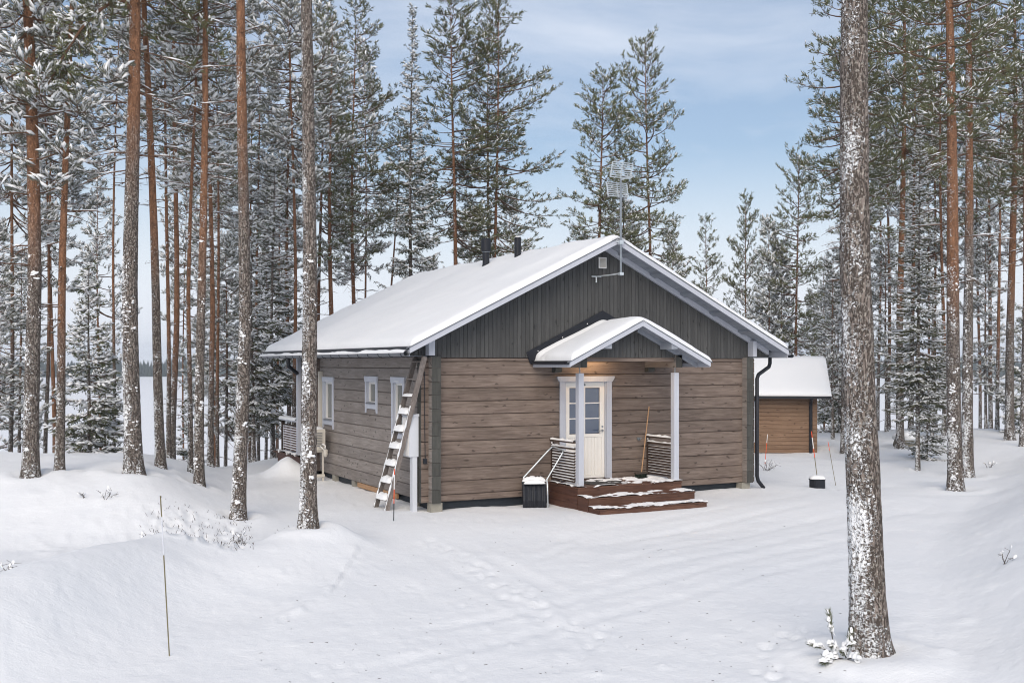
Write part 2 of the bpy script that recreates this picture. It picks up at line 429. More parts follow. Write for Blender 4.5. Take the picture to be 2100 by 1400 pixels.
def mat_glass(name, tint):
    t = NT(name); t.color(tint); t.rough(.03); t.b.inputs['IOR'].default_value = 2.1
    v = t.coord('Position'); t.bump(t.noise(v, 1.5, 2), .04, .02)
    return t.m
M['pane'] = mat_glass('door_pane_glass', (.060, .085, .14))
M['window_glass'] = mat_glass('window_glass', (.16, .165, .15))
def mat_bark(name, h0, h1, snow=.5, fleck=1.0, tone=1.0, wind=.08, soft=.04):
    """Scots pine: furrowed grey-brown plates below, thin orange bark above; wind-blown snow stuck to it"""
    t = NT(name)
    o = t.n('ShaderNodeTexCoord').outputs['Object']
    sep = t.n('ShaderNodeSeparateXYZ'); t.l(o, sep.inputs[0])
    v1 = t.coord('Object', (14, 14, 4.0)); plates = t.n('ShaderNodeTexVoronoi'); plates.feature = 'DISTANCE_TO_EDGE'; plates.inputs['Scale'].default_value = 1.6
    dn = t.n('ShaderNodeTexNoise'); dn.inputs['Scale'].default_value = .8; dn.inputs['Detail'].default_value = 4; t.l(v1, dn.inputs['Vector'])
    mv = t.n('ShaderNodeVectorMath'); mv.operation = 'MULTIPLY_ADD'; mv.inputs[1].default_value = (2.2, 2.2, 2.2); t.l(dn.outputs['Color'], mv.inputs[0]); t.l(v1, mv.inputs[2])
    t.l(mv.outputs[0], plates.inputs['Vector'])
    crack = t.ramp(plates.outputs['Distance'], .0, .22)
    n1 = t.noise(v1, 1.4, 6, .65); n2 = t.noise(t.coord('Object', (1, 1, .35)), 3.0, 4)
    low = t.mix(crack, (.055*tone, .045*tone, .038*tone), t.mix(n1, (.110*tone, .090*tone, .078*tone), (.235*tone, .200*tone, .178*tone)))
    up = t.mix(t.ramp(n1, .3, .7), (.130, .068, .042), (.300, .155, .088))
    hh = t.math('ADD', sep.outputs['Z'], t.math('MULTIPLY_ADD', n2, 3.0, -1.5))
    c = t.mix(t.ramp(hh, h0, h1), low, up)
    lf = t.noise(t.coord('Object', (1, 1, .8)), 34.0, 3, .6, .5)
    c = t.mix(t.ramp(lf, .54, .61, 0, .75), c, t.mix(t.ramp(hh, h0, h1), (.40, .37, .33), (.36, .20, .12)))
    # snow
    nrm = t.n('ShaderNodeNewGeometry').outputs['Normal']
    dt = t.n('ShaderNodeVectorMath'); dt.operation = 'DOT_PRODUCT'
    wv = Vector((-FX*.45-RX*.85, -FY*.45-RY*.85, .25)).normalized(); dt.inputs[1].default_value = wv
    t.l(nrm, dt.inputs[0])
    fl = t.noise(t.coord('Object', (1, 1, 1.3)), 17.0*fleck, 6, .68, .8)
    big = t.noise(t.coord('Object', (1, 1, .45)), 3.2, 3)
    s = t.math('ADD', fl, t.math('MULTIPLY', t.math('SUBTRACT', big, .5), .55))
    s = t.math('ADD', s, t.math('MULTIPLY', dt.outputs['Value'], wind))
    s = t.math('ADD', s, t.ramp(sep.outputs['Z'], 0.0, 4.0, .085, -.02))
    sm = t.ramp(s, .70-.16*snow, .70+soft-.16*snow)
    t.color(t.mix(sm, c, SNOWC)); t.rough(.9, .15)
    hgt = t.math('ADD', t.math('MULTIPLY', crack, .6), t.math('ADD', t.math('MULTIPLY', n1, .5), t.math('MULTIPLY', sm, .9)))
    t.bump(hgt, .9, .025)
    return t.m
M['bark_grey'] = mat_bark('pine_bark_grey', 14, 18, .30, 1.9, 1.2, .15, .05)
M['bark_mid'] = mat_bark('pine_bark_mid', 5.5, 8.0, .38, 1.3, 1.08, .12, .05)
M['bark_low'] = mat_bark('pine_bark_orange_low', 3.4, 6.4, .34, 1.2)
M['bark_orange'] = mat_bark('pine_bark_orange', 1.4, 4.4, .36)
M['bark_spruce'] = mat_bark('spruce_bark', 40, 50, .50)
def mat_needle(name, a, b):
    t = NT(name)
    info = t.n('ShaderNodeObjectInfo'); v = t.coord('Object')
    c = t.mix(t.ramp(t.noise(v, 1.3, 3), .35, .65), a, b)
    c = t.mix(t.ramp(t.noise(v, 9, 2), .45, .75, 0, .30), c, (.14, .135, .10))
    k = t.math('MULTIPLY_ADD', info.outputs['Random'], .35, .82)
    hsv = t.n('ShaderNodeHueSaturation'); t.l(c, hsv.inputs['Color']); t.l(k, hsv.inputs['Value'])
    t.color(hsv.outputs['Color']); t.rough(.7, .2)
    return t.m
M['needle'] = mat_needle('pine_needles', (.105, .118, .060), (.165, .176, .088))
M['needle_frost'] = mat_needle('frosted_pine_needles', (.130, .138, .104), (.225, .23, .185))
M['needle_spruce'] = mat_needle('spruce_needles', (.068, .080, .044), (.110, .120, .062))
M['branch'] = mat_plain('branch_bark', (.13, .075, .048), .9, var=.3)
M['far_needle'] = mat_plain('far_needles', (.045, .060, .045), .9, var=.3)

# ------------------------------------------------------------------ ground, lake, far shore
def build_ground():
    dense = np.radians(np.arange(-33, 33.001, .11)); side = np.radians(np.concatenate([np.arange(33.5, 90, 1.0), np.arange(92, 180, 4.0)]))
    ang = np.concatenate([-side[::-1], dense, side])
    rad = [0.6]
    while rad[-1] < 130: rad.append(rad[-1]*(1.022 if rad[-1] < 8 else 1.0085 if rad[-1] < 45 else 1.04))
    rad = np.array(rad)
    A, Rr = np.meshgrid(ang, rad)
    X = CAMX+Rr*(np.cos(A)*FX+np.sin(A)*RX); Y = CAMY+Rr*(np.cos(A)*FY+np.sin(A)*RY)
    Z = terrain(X.ravel(), Y.ravel()).reshape(X.shape)
    nr, na = X.shape
    v = np.stack([X, Y, Z], -1).reshape(-1, 3)
    i, j = np.meshgrid(np.arange(nr-1), np.arange(na-1), indexing='ij')
    a = (i*na+j).ravel(); q = np.stack([a, a+1, a+na+1, a+na], -1)
    jj = np.arange(nr-1)*na; q2 = np.stack([jj+na-1, jj, jj+na, jj+2*na-1], -1)
    q = np.concatenate([q, q2])[:, ::-1]
    ctr = len(v); v = np.concatenate([v, [[CAMX, CAMY, Z[0].mean()]]])
    o = link('snowy_ground', npmesh('snowy_ground', v, q, [M['snow']], smooth=True)); tag(o, kind='structure')
build_ground()
LAKEZ = -6.0
def sheet(name, z, rin, rout, mat, n=96):
    v = []; f = []
    for k in range(n):
        a = 2*PI*k/n
        for r_ in (rin, rout): v.append((CAMX+r_*math.cos(a), CAMY+r_*math.sin(a), z))
    f = [(2*k, 2*k+1, (2*k+3) % (2*n), (2*k+2) % (2*n)) for k in range(n)]
    mb = MB(); mb.add(v, f); o = mb.build(name, mat); return tag(o, kind='structure')
sheet('frozen_lake', LAKEZ, 40, 1260, M['snow_roof'])
def far_shore():
    rng = np.random.RandomState(3)
    # wooded hills on the far side of the lake
    n = 420; v = []; f = []
    prof = lambda a: 5+5*vnoise(a*3.1+5, 0*a, 2)*2+3*vnoise(a*9+1, 0*a, 4)*2
    for k in range(n):
        a = -PI+2*PI*k/(n-1); h = max(2.0, float(prof(np.array(a*1.0))))
        c, s = math.cos(a), math.sin(a)
        for (dd, z) in ((775, LAKEZ-.3), (800, LAKEZ+1.5), (930, LAKEZ+h), (1250, LAKEZ+h*1.15)):
            v.append((CAMX+dd*(c*FX+s*RX), CAMY+dd*(c*FY+s*RY), z))
    for k in range(n-1):
        for q in range(3): f.append((4*k+q, 4*k+4+q, 4*k+5+q, 4*k+1+q))
    mb = MB(); mb.add(v, f); o = mb.build('hills', M['far_needle']); tag(o, kind='structure')
    vs = []; fs = []
    for k in range(5200):
        a = rng.uniform(-.62, .62); dd = 778+150*rng.rand()**1.5
        h = float(prof(np.array(a))); z0 = LAKEZ+np.interp(dd, [775, 800, 930], [0, 1.5, max(2, h)])-.3
        c, s = math.cos(a), math.sin(a); x = CAMX+dd*(c*FX+s*RX); y = CAMY+dd*(c*FY+s*RY)
        H = rng.uniform(4, 9); w = H*rng.uniform(.16, .26); o_ = len(vs)
        for q in range(5):
            an = q*1.2566+k; vs.append((x+w*math.cos(an), y+w*math.sin(an), z0))
        vs.append((x, y, z0+H))
        for q in range(5): fs.append((o_+q, o_+(q+1) % 5, o_+5))
    o = link('far_forest', npmesh('far_forest', vs, fs, [M['far_needle']]))
    tag(o, 'blue-grey wooded hills along the far shore of the frozen lake', 'forest', kind='stuff')
far_shore()

# ------------------------------------------------------------------ the log cottage
W, E_, LH = 8.21, 0.16, 7.40           # front width, log overshoot at the corners, length of the log body
XC = W/2; SL = .4927; ZR = 5.73        # ridge line, slope, top of the roof deck at the ridge
YF, YB = -.60, 10.30                   # front and back edge of the roof
zt = lambda x: ZR-SL*abs(x-XC)
house = thing('log_cottage', 'brown log cottage with snow-covered gable roof and grey trim', 'house', (XC, LH/2, 0))

def log_piece(axis, a, b, z0, z1, o, i, openings, mats, parent):
    """one log: o outer face coordinate, i inner face; openings (s0, s1, z0, z1) are cut out"""
    cuts = sorted({a, b}|{min(max(s, a), b) for op in openings for s in op[:2]})
    mb = MB(); sg = 1 if i > o else -1; c = .014
    for s0, s1 in zip(cuts[:-1], cuts[1:]):
        if s1-s0 < 1e-4: continue
        mid = (s0+s1)/2; iv = [(z0+.003, z1-.003)]
        for op in openings:
            if op[0] <= mid <= op[1]:
                nv = []
                for (p, q) in iv:
                    if op[2] > p: nv.append((p, min(q, op[2])))
                    if op[3] < q: nv.append((max(p, op[3]), q))
                iv = [(p, q) for p, q in nv if q-p > .01]
        if not iv and mb.f:
            mb.build('log', mats, parent); mb = MB()
        for (p, q) in iv:
            cb = c if p < z0+.01 else 0; ct = c if q > z1-.01 else 0
            poly = [(o+sg*cb*1.3, p), (o, p+cb), (o, q-ct), (o+sg*ct*1.3, q), (i, q), (i, p)]
            end = abs(s0-a) < 1e-6 or abs(s1-b) < 1e-6
            mb.prism(poly, axis, s0, s1, 0, 1 if end else 0)
    if mb.f: mb.build('log', mats, parent)
H = .27
door_op = (3.165, 4.215, .2, 2.665)
zf = [.265, .40]+[.40+H*k for k in range(1, 11)]+[3.18]          # front and back courses
zs = [.265+H*k for k in range(0, 11)]+[3.20]                     # side courses, half a log higher
WIN = [(5.98, 6.90, 1.41, 2.72), (2.86, 3.69, 1.93, 2.77), (1.22, 2.02, 1.36, 2.77)]
win_op = [(a+.12, b-.12, c+.22, d-.13) for a, b, c, d in WIN]
for z0, z1 in zip(zf[:-1], zf[1:]):
    if z0 < door_op[3]:
        log_piece(0, -E_, door_op[0], z0, z1, 0, .2, [door_op] if z1 > door_op[3] else [], [M['log_x'], M['log_end']], house)
        log_piece(0, door_op[1], W+E_, z0, z1, 0, .2, [], [M['log_x'], M['log_end']], house)
        if z1 > door_op[3]: log_piece(0, door_op[0], door_op[1], door_op[3], z1, 0, .2, [], [M['log_x'], M['log_x']], house)
    else:
        log_piece(0, -E_, W+E_, z0, z1, 0, .2, [], [M['log_x'], M['log_end']], house)
    log_piece(0, -E_, W+E_, z0, z1, LH, LH-.2, [(2.2, 5.8, .2, 2.6)], [M['log_x'], M['log_end']], house)
for z0, z1 in zip(zs[:-1], zs[1:]):
    log_piece(1, -E_, LH+E_, z0, z1, 0, .2, win_op, [M['log_y'], M['log_end']], house)
    log_piece(1, -E_, LH+E_, z0, z1, W, W-.2, [], [M['log_y'], M['log_end']], house)
# inside the shell: a plain dark floor and inner lining so that windows do not look through
mb = MB(); mb.box(.25, W-.25, .25, LH-.25, .30, .36); mb.box(.25, W-.25, .25, LH-.25, 3.12, 3.16); mb.build('floor_slab', M['gable_x'], house)
mb = MB(); mb.box(2.2, 5.8, LH-.12, LH-.10, .4, 2.6); mb.build('terrace_glazing', M['pane'], house)
# foundation: dark skirting set back under the logs, concrete piers
mb = MB(); mb.box(.16, W-.16, .12, .16, -.3, .262); mb.box(.12, .16, .2, LH, -.3, .262); mb.box(W-.16, W-.12, .2, LH, -.3, .262); mb.build('foundation_skirt', M['darkgrey'], house)
for (x, y) in [(.02, -.10), (.01, .75), (.03, 4.55), (.02, 6.0), (7.92, -.09), (7.95, 3.5), (7.95, 6.6)]:
    mb = MB(); mb.box(x, x+.24, y, y+.22, -.35, .263); mb.build('pier', M['concrete'], house)
mb = MB(); mb.box(.01, .05, 1.75, 4.3, .15, .262); mb.build('sill_plank', M['broom_wood'], house)
# gable cladding, board by board
bw = .0955
def gable_boards(y0, y1, x0, x1, zb, ztop, parent, name='gable_board', mat='gable', w=bw):
    x = x0; k = 0
    while x < x1-.01:
        a, b = x+.0035, min(x+w, x1)-.0035
        pts = [(a, zb), (b, zb), (b, ztop(b))]
        if a < XC < b: pts.append((XC, ztop(XC)))
        pts.append((a, ztop(a)))
        if min(ztop(a), ztop(b)) > zb+.01:
            dy = .002*(k % 2)
            MB().prism(pts, 1, y0-dy, y1).build(name, M[mat], parent)
        x += w; k += 1
gable_boards(-.018, .03, 0.0, W, 3.183, lambda x: zt(x)-.075, house)
gable_boards(-.004, .03, -.60, -.002, 3.215, lambda x: zt(x)-.075, house)
gable_boards(-.004, .03, W+.002, W+.60, 3.215, lambda x: zt(x)-.075, house)
mb = MB(); mb.prism([(0, 3.183), (W, 3.183), (W, zt(W)-.08), (XC, ZR-.08), (0, zt(0)-.08)], 1, .05, .12); mb.build('gable_backing', M['darkgrey'], house)
mb = MB(); mb.prism([(0, 3.183), (W, 3.183), (W, zt(W)-.08), (XC, ZR-.08), (0, zt(0)-.08)], 1, LH-.05, LH+.0); mb.build('gable_wall', M['gable'], house)
# grey corner blocks under the rafters
for x0, x1 in ((-.075, .05), (W-.05, W+.06)):
    MB().box(x0, x1, -.21, -.022, 3.222, zt(0)-.12).build('corner_block', M['trim'], house)
# vent
v = MB(); v.box(4.005, 4.20, -.045, -.02, 5.135, 5.375, 0)
vent = v.build('gable_vent', M['white'], house)
for k in range(8):
    MB().prism([(-.060, 5.16+k*.0245), (-.048, 5.16+k*.0245), (-.046, 5.178+k*.0245), (-.058, 5.168+k*.0245)], 0, 4.03, 4.175).build('louver', M['beige'], vent)

# ---- roof
mb = MB()
for sx in (-1, 1):
    xe = XC+sx*(XC+.68)
    mb.prism([(XC, ZR-.05), (XC, ZR), (xe, zt(xe)), (xe, zt(xe)-.05)], 1, YF+.02, YB)
roof = mb.build('roof', M['black'], house)
for sx in (-1, 1):
    X = lambda t, s=sx: XC+s*t
    for (ya, yb) in ((YF-.03, YF), (YB-.01, YB+.02)):
        te = XC+.66
        MB().prism([(X(0), ZR-.012), (X(te), zt(X(te))-.012), (X(te), zt(X(te))-.125), (X(0), ZR-.125)], 1, ya, yb).build('barge_board', M['trim'], roof)
    # drip edge
    te = XC+.70
    MB().prism([(X(0), ZR+.008), (X(te), zt(X(te))+.008), (X(te), zt(X(te))-.010), (X(0), ZR-.010)], 1, YF-.045, YF+.05).build('drip_edge', M['gutter'], roof)
    # rafter against the wall
    te = XC+.52
    MB().prism([(X(0), ZR-.052), (X(te), zt(X(te))-.052), (X(te), zt(X(te))-.185), (X(0), ZR-.185)], 1, -.105, -.03).build('wall_rafter', M['trim'], roof)
    # soffit boards, parallel to the ridge
    t = .02
    while t < XC+.60:
        a, b = t+.004, t+.082
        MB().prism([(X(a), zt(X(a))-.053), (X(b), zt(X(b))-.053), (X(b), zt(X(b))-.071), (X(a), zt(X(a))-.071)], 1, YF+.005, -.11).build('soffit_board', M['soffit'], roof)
        t += .088
    for t in (.36, 1.19, 2.02, 2.85, 3.68):
        a, b = t, t+.12
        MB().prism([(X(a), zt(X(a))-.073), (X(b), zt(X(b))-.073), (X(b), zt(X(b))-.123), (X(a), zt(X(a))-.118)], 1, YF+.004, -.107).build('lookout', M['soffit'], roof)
    # fascia, eave soffit, gutter
    xf = XC+sx*(XC+.645); xg = XC+sx*(XC+.735)
    MB().box(min(xf, xf+sx*.022), max(xf, xf+sx*.022), YF+.005, YB-.015, 3.205, zt(xf)-.055).build('fascia', M['trim'], roof)
    a, b = sorted((xf, XC+sx*(XC+.005)))
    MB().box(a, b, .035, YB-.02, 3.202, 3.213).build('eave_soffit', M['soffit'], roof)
    g = MB(); n = 9
    out = [(xg+.068*math.cos(PI+PI*k/n), 3.262+.068*math.sin(PI+PI*k/n)) for k in range(n+1)]
    inn = [(xg+.063*math.cos(2*PI-PI*k/n), 3.264+.063*math.sin(2*PI-PI*k/n)) for k in range(n+1)]
    g.prism(out+inn, 1, YF-.05, YB+.05)
    gut = g.build('gutter', M['gutter'] if sx < 0 else M['black'], roof)
for k in range(18):
    y = YF+.1+k*.62; xg = -.735
    MB().tube([(xg+.071*math.cos(PI+PI*j/6), y+.03*j/6, 3.262+.071*math.sin(PI+PI*j/6)) for j in range(7)], .008, 5).build('gutter_bracket', M['black'], roof)
# snow lying in the left gutter
ys = np.linspace(YF-.03, YB+.03, 140); mb = MB(); rows = []
for y in ys:
    h = .02+.05*float(fbm(np.array(y*1.3), np.array(0.), 5, 3)+.35)
    rows.append([(-.797, y, 3.268), (-.77, y, 3.285+h*.6), (-.735, y, 3.29+h), (-.69, y, 3.285+h*.8), (-.672, y, 3.262)])
fl = [p for r_ in rows for p in r_]
mb.add(fl, [(5*i+j, 5*i+5+j, 5*i+6+j, 5*i+1+j) for i in range(len(ys)-1) for j in range(4)])
mb.build('gutter_snow', M['snow_roof'], roof, True)
def roof_snow(name, xc, zr, sl, x0, x1, y0, y1, T, parent, nx=120, ny=90, seed=1, soft=.10, taper_back=0., mat='snow_roof', inset=.06):
    def dens(a, b, n):
        t = np.linspace(0, 1, n); e = .5-.5*np.cos(PI*t); return a+(b-a)*(.45*t+.55*e)
    xs = dens(x0, x1, nx); ys = dens(y0, y1, ny)
    Xg, Yg = np.meshgrid(xs, ys)
    ed = np.minimum(np.minimum(Xg-x0, x1-Xg), Yg-y0)
    ed = np.minimum(ed, y1-Yg) if not taper_back else ed
    th = T*np.sqrt(np.clip(1-np.exp(-np.maximum(ed-inset*np.abs(vnoise(Xg*3+Yg*3, Yg*2, seed)), 0)/.05), 0, 1))
    th = th*(1+.38*fbm(Xg*.8, Yg*.8, seed, 3)+.08*vnoise(Xg*5, Yg*5, seed+7))
    if taper_back: th = th*(1-.55*np.exp(-((y1-Yg)-taper_back)**2/(taper_back*.6)**2))
    Z = zr-sl*np.sqrt((Xg-xc)**2+soft**2)+.012+th
    v = [(*p,) for p in np.stack([Xg, Yg, Z], -1).reshape(-1, 3)]
    f = [(j*nx+i, j*nx+i+1, (j+1)*nx+i+1, (j+1)*nx+i) for j in range(ny-1) for i in range(nx-1)]
    loop = [i for i in range(nx)]+[j*nx+nx-1 for j in range(1, ny)]+[(ny-1)*nx+i for i in range(nx-2, -1, -1)]+[j*nx for j in range(ny-2, 0, -1)]
    base = len(v)
    for k in loop:
        x, y, z = v[k]; v.append((x, y, zr-sl*abs(x-xc)+.002))
    m = len(loop)
    f += [(loop[k], loop[(k+1) % m], base+(k+1) % m, base+k) for k in range(m)]
    mb = MB(); mb.add(v, f); return mb.build(name, M[mat], parent, True)
roof_snow('roof_snow', XC, ZR, SL, -.64, W+.66, YF-.045, YB+.02, .13, roof, 130, 90, 1)
# flues
for (x, y, z, kind) in ((3.42, 4.34, 5.40, 0), (3.73, 3.22, 5.55, 1)):
    mb = MB()
    if kind == 0:
        mb.tube([(x, y, z-.1), (x, y, z+.02), (x, y, z+.14)], [.17, .135, .095], 16)
        mb.tube([(x, y, z+.13), (x, y, z+.52)], .088, 16)
        mb.tube([(x, y, z+.47), (x, y, z+.50), (x, y, z+.77), (x, y, z+.80)], [.11, .125, .125, .10], 16)
        mb.tube([(x, y, z+.455), (x, y, z+.468)], .097, 16, 1)
    else:
        mb.tube([(x, y, z-.1), (x, y, z+.0), (x, y, z+.10)], [.16, .13, .088], 16)
        mb.tube([(x, y, z+.09), (x, y, z+.56), (x, y, z+.58)], [.082, .082, .075], 16)
    o = mb.build('roof_flue', [M['black'], M['galv']], roof)
    if kind == 1: MB().tube([(x, y, z+.582), (x, y, z+.61)], [.074, .05], 10).build('snow_cap', M['snow_clump'], o, True)
# downspouts
MB().tube([(-.735, 7.56, 3.22), (-.735, 7.56, 3.08), (-.71, 7.6, 2.99), (-.30, 8.1, 2.77), (-.27, 8.13, 2.68), (-.27, 8.13, .7)], .052, 10).build('downspout', M['black'], roof, True)
MB().tube([(8.93, .09, 3.21), (8.93, .09, 3.07), (8.88, .07, 2.98), (8.36, -.16, 2.80), (8.30, -.18, 2.70), (8.30, -.18, .42), (8.33, -.19, .30), (8.47, -.22, .13)], .045, 10).build('downspout', M['black'], roof, True)

# ---- windows in the side wall
def window(y0, y1, z0, z1):
    t = .032; mb = MB()
    mb.prism([(y0, z1), (y1, z1), (y1, z1-.05), (y1-.025, z1-.13), (y0+.025, z1-.13), (y0, z1-.05)], 0, -t-.012, -.002)   # head
    for a, b, sgn in ((y0+.025, y0+.125, 1), (y1-.125, y1-.025, -1)):
        inner = b if sgn > 0 else a; outer = a if sgn > 0 else b
        mb.prism([(outer, z1-.132), (inner, z1-.132), (inner, z0+.12), (outer+sgn*.05, z0), (outer, z0)], 0, -t, -.002)
    mb.prism([(y0+.127, z0+.22), (y1-.127, z0+.22), (y1-.127, z0+.10), (y0+.127, z0+.10)], 0, -t+.003, -.002)
    w = mb.build('window', M['trim'], house)
    a, b, c, d = y0+.122, y1-.122, z0+.222, z1-.132
    fr = MB(); e = .045
    for (p, q, r_, s_) in ((a, a+e, c, d), (b-e, b, c, d), (a+e, b-e, c, c+e), (a+e, b-e, d-e, d)): fr.box(.03, .09, p, q, r_, s_)
    fr.build('frame', M['white'], w)
    rv = MB(); rv.box(.0, .03, b-.02, b, c, d); rv.box(.0, .03, a, a+.02, c, d); rv.build('reveal', M['trim'], w)
    MB().box(.07, .076, a+e, b-e, c+e, d-e).build('pane', M['window_glass'], w)
    MB().prism([(-.055, c-.008), (.03, c+.016), (.03, c+.030), (-.055, c+.004)], 1, a, b).build('sill', M['gutter'], w)
    if z1-z0 > 1.2: MB().box(-.052, -.045, (y0+y1)/2-.12, (y0+y1)/2+.12, z1-.10, z1-.085).build('vent_slot', M['white'], w)
for w_ in WIN: window(*w_)

# ---- door
dl = MB(); x0, x1, z0, z1 = 3.19, 4.19, .575, 2.645
gx0, gx1, gz0, gz1 = 3.30, 4.075, 1.535, 2.535
for (a, b, c, d) in ((x0, gx0, gz0-.07, z1), (gx1, x1, gz0-.07, z1), (gx0, gx1, gz1, z1), (gx0, gx1, gz0-.07, gz0), (x0, x0+.075, z0, gz0-.07), (x1-.075, x1, z0, gz0-.07), (x0+.075, x1-.075, z0, z0+.06)):
    dl.box(a, b, .030, .075, c, d)
door = dl.build('door', M['cream'], house)
n = 10; bwd = (x1-x0-.15)/n
for k in range(n):
    a = x0+.075+k*bwd
    MB().prism([(a+.001, .075), (a+.001, .048), (a+.006, .042), (a+bwd-.006, .042), (a+bwd-.001, .048), (a+bwd-.001, .075)], 2, z0+.062, gz0-.072).build('panel_board', M['cream'], door)
mx = (gx0+gx1)/2
zz = [gz0, gz0+(gz1-gz0)/3, gz0+2*(gz1-gz0)/3, gz1]
for k in range(3):
    for (a, b) in ((gx0, mx), (mx, gx1)): MB().box(a+.012, b-.012, .055, .060, zz[k]+.008, zz[k+1]-.008).build('pane', M['pane'], door)
MB().box(mx-.013, mx+.013, .034, .062, gz0, gz1).build('glazing_bar', M['white'], door)
for k in (1, 2): MB().box(gx0, gx1, .036, .063, zz[k]-.012, zz[k]+.012).build('glazing_bar', M['white'], door)
mb = MB(); mb.tube([(4.125, .03, 1.60), (4.125, -.035, 1.60), (4.09, -.04, 1.60), (3.985, -.04, 1.60)], .012, 8); mb.tube([(4.13, .031, 1.60), (4.13, .018, 1.60)], .024, 10); mb.build('handle', M['galv'], door, True)
MB().tube([(4.135, .031, 1.685), (4.135, .012, 1.685)], .02, 10).build('lock', M['galv'], door)
MB().tube([(mx-.01, .031, 2.60), (mx-.01, .012, 2.60)], .02, 10).build('door_closer_knob', M['gutter'], door)
for z in (.9, 1.7, 2.3): MB().tube([(3.183, .02, z), (3.183, .02, z+.10)], .010, 8).build('hinge', M['galv'], door)
mb = MB()
for a, b in ((3.035, 3.165), (4.215, 4.345)): mb.box(a, b, -.032, -.002, .555, 2.663)
mb.prism([(2.97, 2.785), (4.41, 2.785), (4.41, 2.745), (4.355, 2.665), (3.025, 2.665), (2.97, 2.745)], 1, -.045, -.002)
mb.box(3.167, 3.187, -.012, .08, .56, 2.662); mb.box(4.193, 4.213, -.012, .08, .56, 2.662); mb.box(3.187, 4.193, -.010, .08, 2.648, 2.662)
mb.build('door_casing', M['trim'], house)
MB().box(3.165, 4.215, .0, .19, .50, .572).build('threshold', M['slat'], house)
MB().box(3.165, 4.215, .12, .19, .575, 2.66).build('entry_lining', M['gable_x'], house)
mb = MB(); mb.tube([(5.05, .0, 1.39), (5.05, -.05, 1.39)], .035, 10); mb.tube([(5.05, -.05, 1.395), (5.05, -.10, 1.375)], .014, 8); mb.tube([(5.02, -.10, 1.41), (5.08, -.10, 1.41)], .010, 6); mb.build('water_tap', M['galv'], house)

# ---- porch: deck, steps, posts, beams, railings, roof
DX0, DX1, DZ, DY = 2.76, 5.36, .548, -1.22
porch = MB()
porch.box(DX0+.05, DX1-.05, DY+.06, -.02, .05, DZ-.03)
porch = porch.build('porch_deck', M['slat'], house)
nb = 10; bd = (-DY)/nb
for k in range(nb):
    MB().box(DX0, DX1, -bd*(k+1)+.004, -bd*k-.004, DZ-.028, DZ).build('deck_board', M['deck'], porch)
MB().box(DX0+.012, DX1-.012, DY+.010, DY+.038, .36, DZ-.031).build('riser', M['deck'], porch)
for k in range(4):
    MB().box(DX0+.012, DX0+.036, DY+.04, -.02, -.1+k*.155, .05+k*.155).build('side_board', M['deck_y'], porch)
    MB().box(DX1-.036, DX1-.012, DY+.04, -.02, -.1+k*.155, .05+k*.155).build('side_board', M['deck_y'], porch)
for (sz, ya, yb) in ((.375, DY, -1.65), (.20, -1.65, -2.06)):
    st = MB(); st.box(DX0+.02, DX1+.0, yb+.05, ya+.02, -.15, sz-.03); st = st.build('porch_step', M['deck'], house)
    m_ = 3
    for k in range(m_):
        dd = (ya-yb)/m_; MB().box(DX0-.005, DX1+.025, ya-dd*(k+1)+.004, ya-dd*k-.004, sz-.027, sz).build('tread_board', M['deck'], st)
    MB().box(DX0+.01, DX1+.01, yb+.012, yb+.048, sz-.19, sz-.031).build('riser', M['deck'], st)
    MB().box(DX0+.0, DX0+.018, yb+.05, ya, sz-.30, sz-.031).build('stringer', M['deck_y'], st)
# blown and trodden snow on deck and treads
def crust(name, x0, x1, y0, y1, z, parent, seed, thr, T=.03, bias=None, res=.022):
    nx = int((x1-x0)/res); ny = max(4, int((y1-y0)/res))
    xs = np.linspace(x0, x1, nx); ys = np.linspace(y0, y1, ny); Xg, Yg = np.meshgrid(xs, ys)
    h = fbm(Xg*2.6, Yg*5.0, seed, 4, .6)
    if bias is not None: h = h+bias(Xg, Yg)
    th = T*np.clip((h-thr)*3.0, -0.4, 1)
    v = np.stack([Xg, Yg, z+th], -1).reshape(-1, 3)
    keep = (th > -.006)
    f = [(j*nx+i, j*nx+i+1, (j+1)*nx+i+1, (j+1)*nx+i) for j in range(ny-1) for i in range(nx-1) if keep[j:j+2, i:i+2].any()]
    if not f: return
    mb = MB(); mb.add(v, f); mb.build(name, M['snow_clump'], parent, True)
crust('trodden_snow', DX0-.01, DX1+.02, DY-.015, -.03, DZ+.002, porch, 3, .10, .028,
      lambda x, y: .55*np.exp(-((x-DX0)/.13)**2)+.6*np.exp(-((x-DX1)/.16)**2)+.30*np.exp(-((y-DY)/.07)**2)+.35*np.exp(-((y+.03)/.10)**2)*(x > 4.3)-.25*np.exp(-(((x-3.75)/.55)**2+((y+.55)/.45)**2)))
for o in [o for o in house.children if o.name.startswith('porch_step')]:
    top = max(v_.co.z for v_ in o.data.vertices)+.03; ys_ = [v_.co.y for v_ in o.data.vertices]
    crust('trodden_snow', DX0-.02, DX1+.03, min(ys_)-.06, max(ys_)-.01, top+.002, o, 11 if top > .3 else 23, .0 if top > .3 else -.10, .026,
          lambda x, y, a=min(ys_): .34*np.exp(-((x-DX0)/.25)**2)+.30*np.exp(-((x-DX1)/.3)**2)+.18*np.exp(-((y-a+.04)/.06)**2))
MB().box(3.25, 4.15, -.95, -.25, DZ+.001, DZ+.012).build('door_mat', M['gable_x'], porch)
PXL, PXR, PY = 2.90, 5.285, -1.06
for x in (PXL, PXR):
    p_ = MB().box(x-.062, x+.062, PY-.062, PY+.062, DZ+.002, 2.862).build('porch_post', M['trim'], house)
    MB().tube([(x, PY, 2.862), (x, PY, 2.975)], .012, 8).build('adjusting_screw', M['galv'], p_)
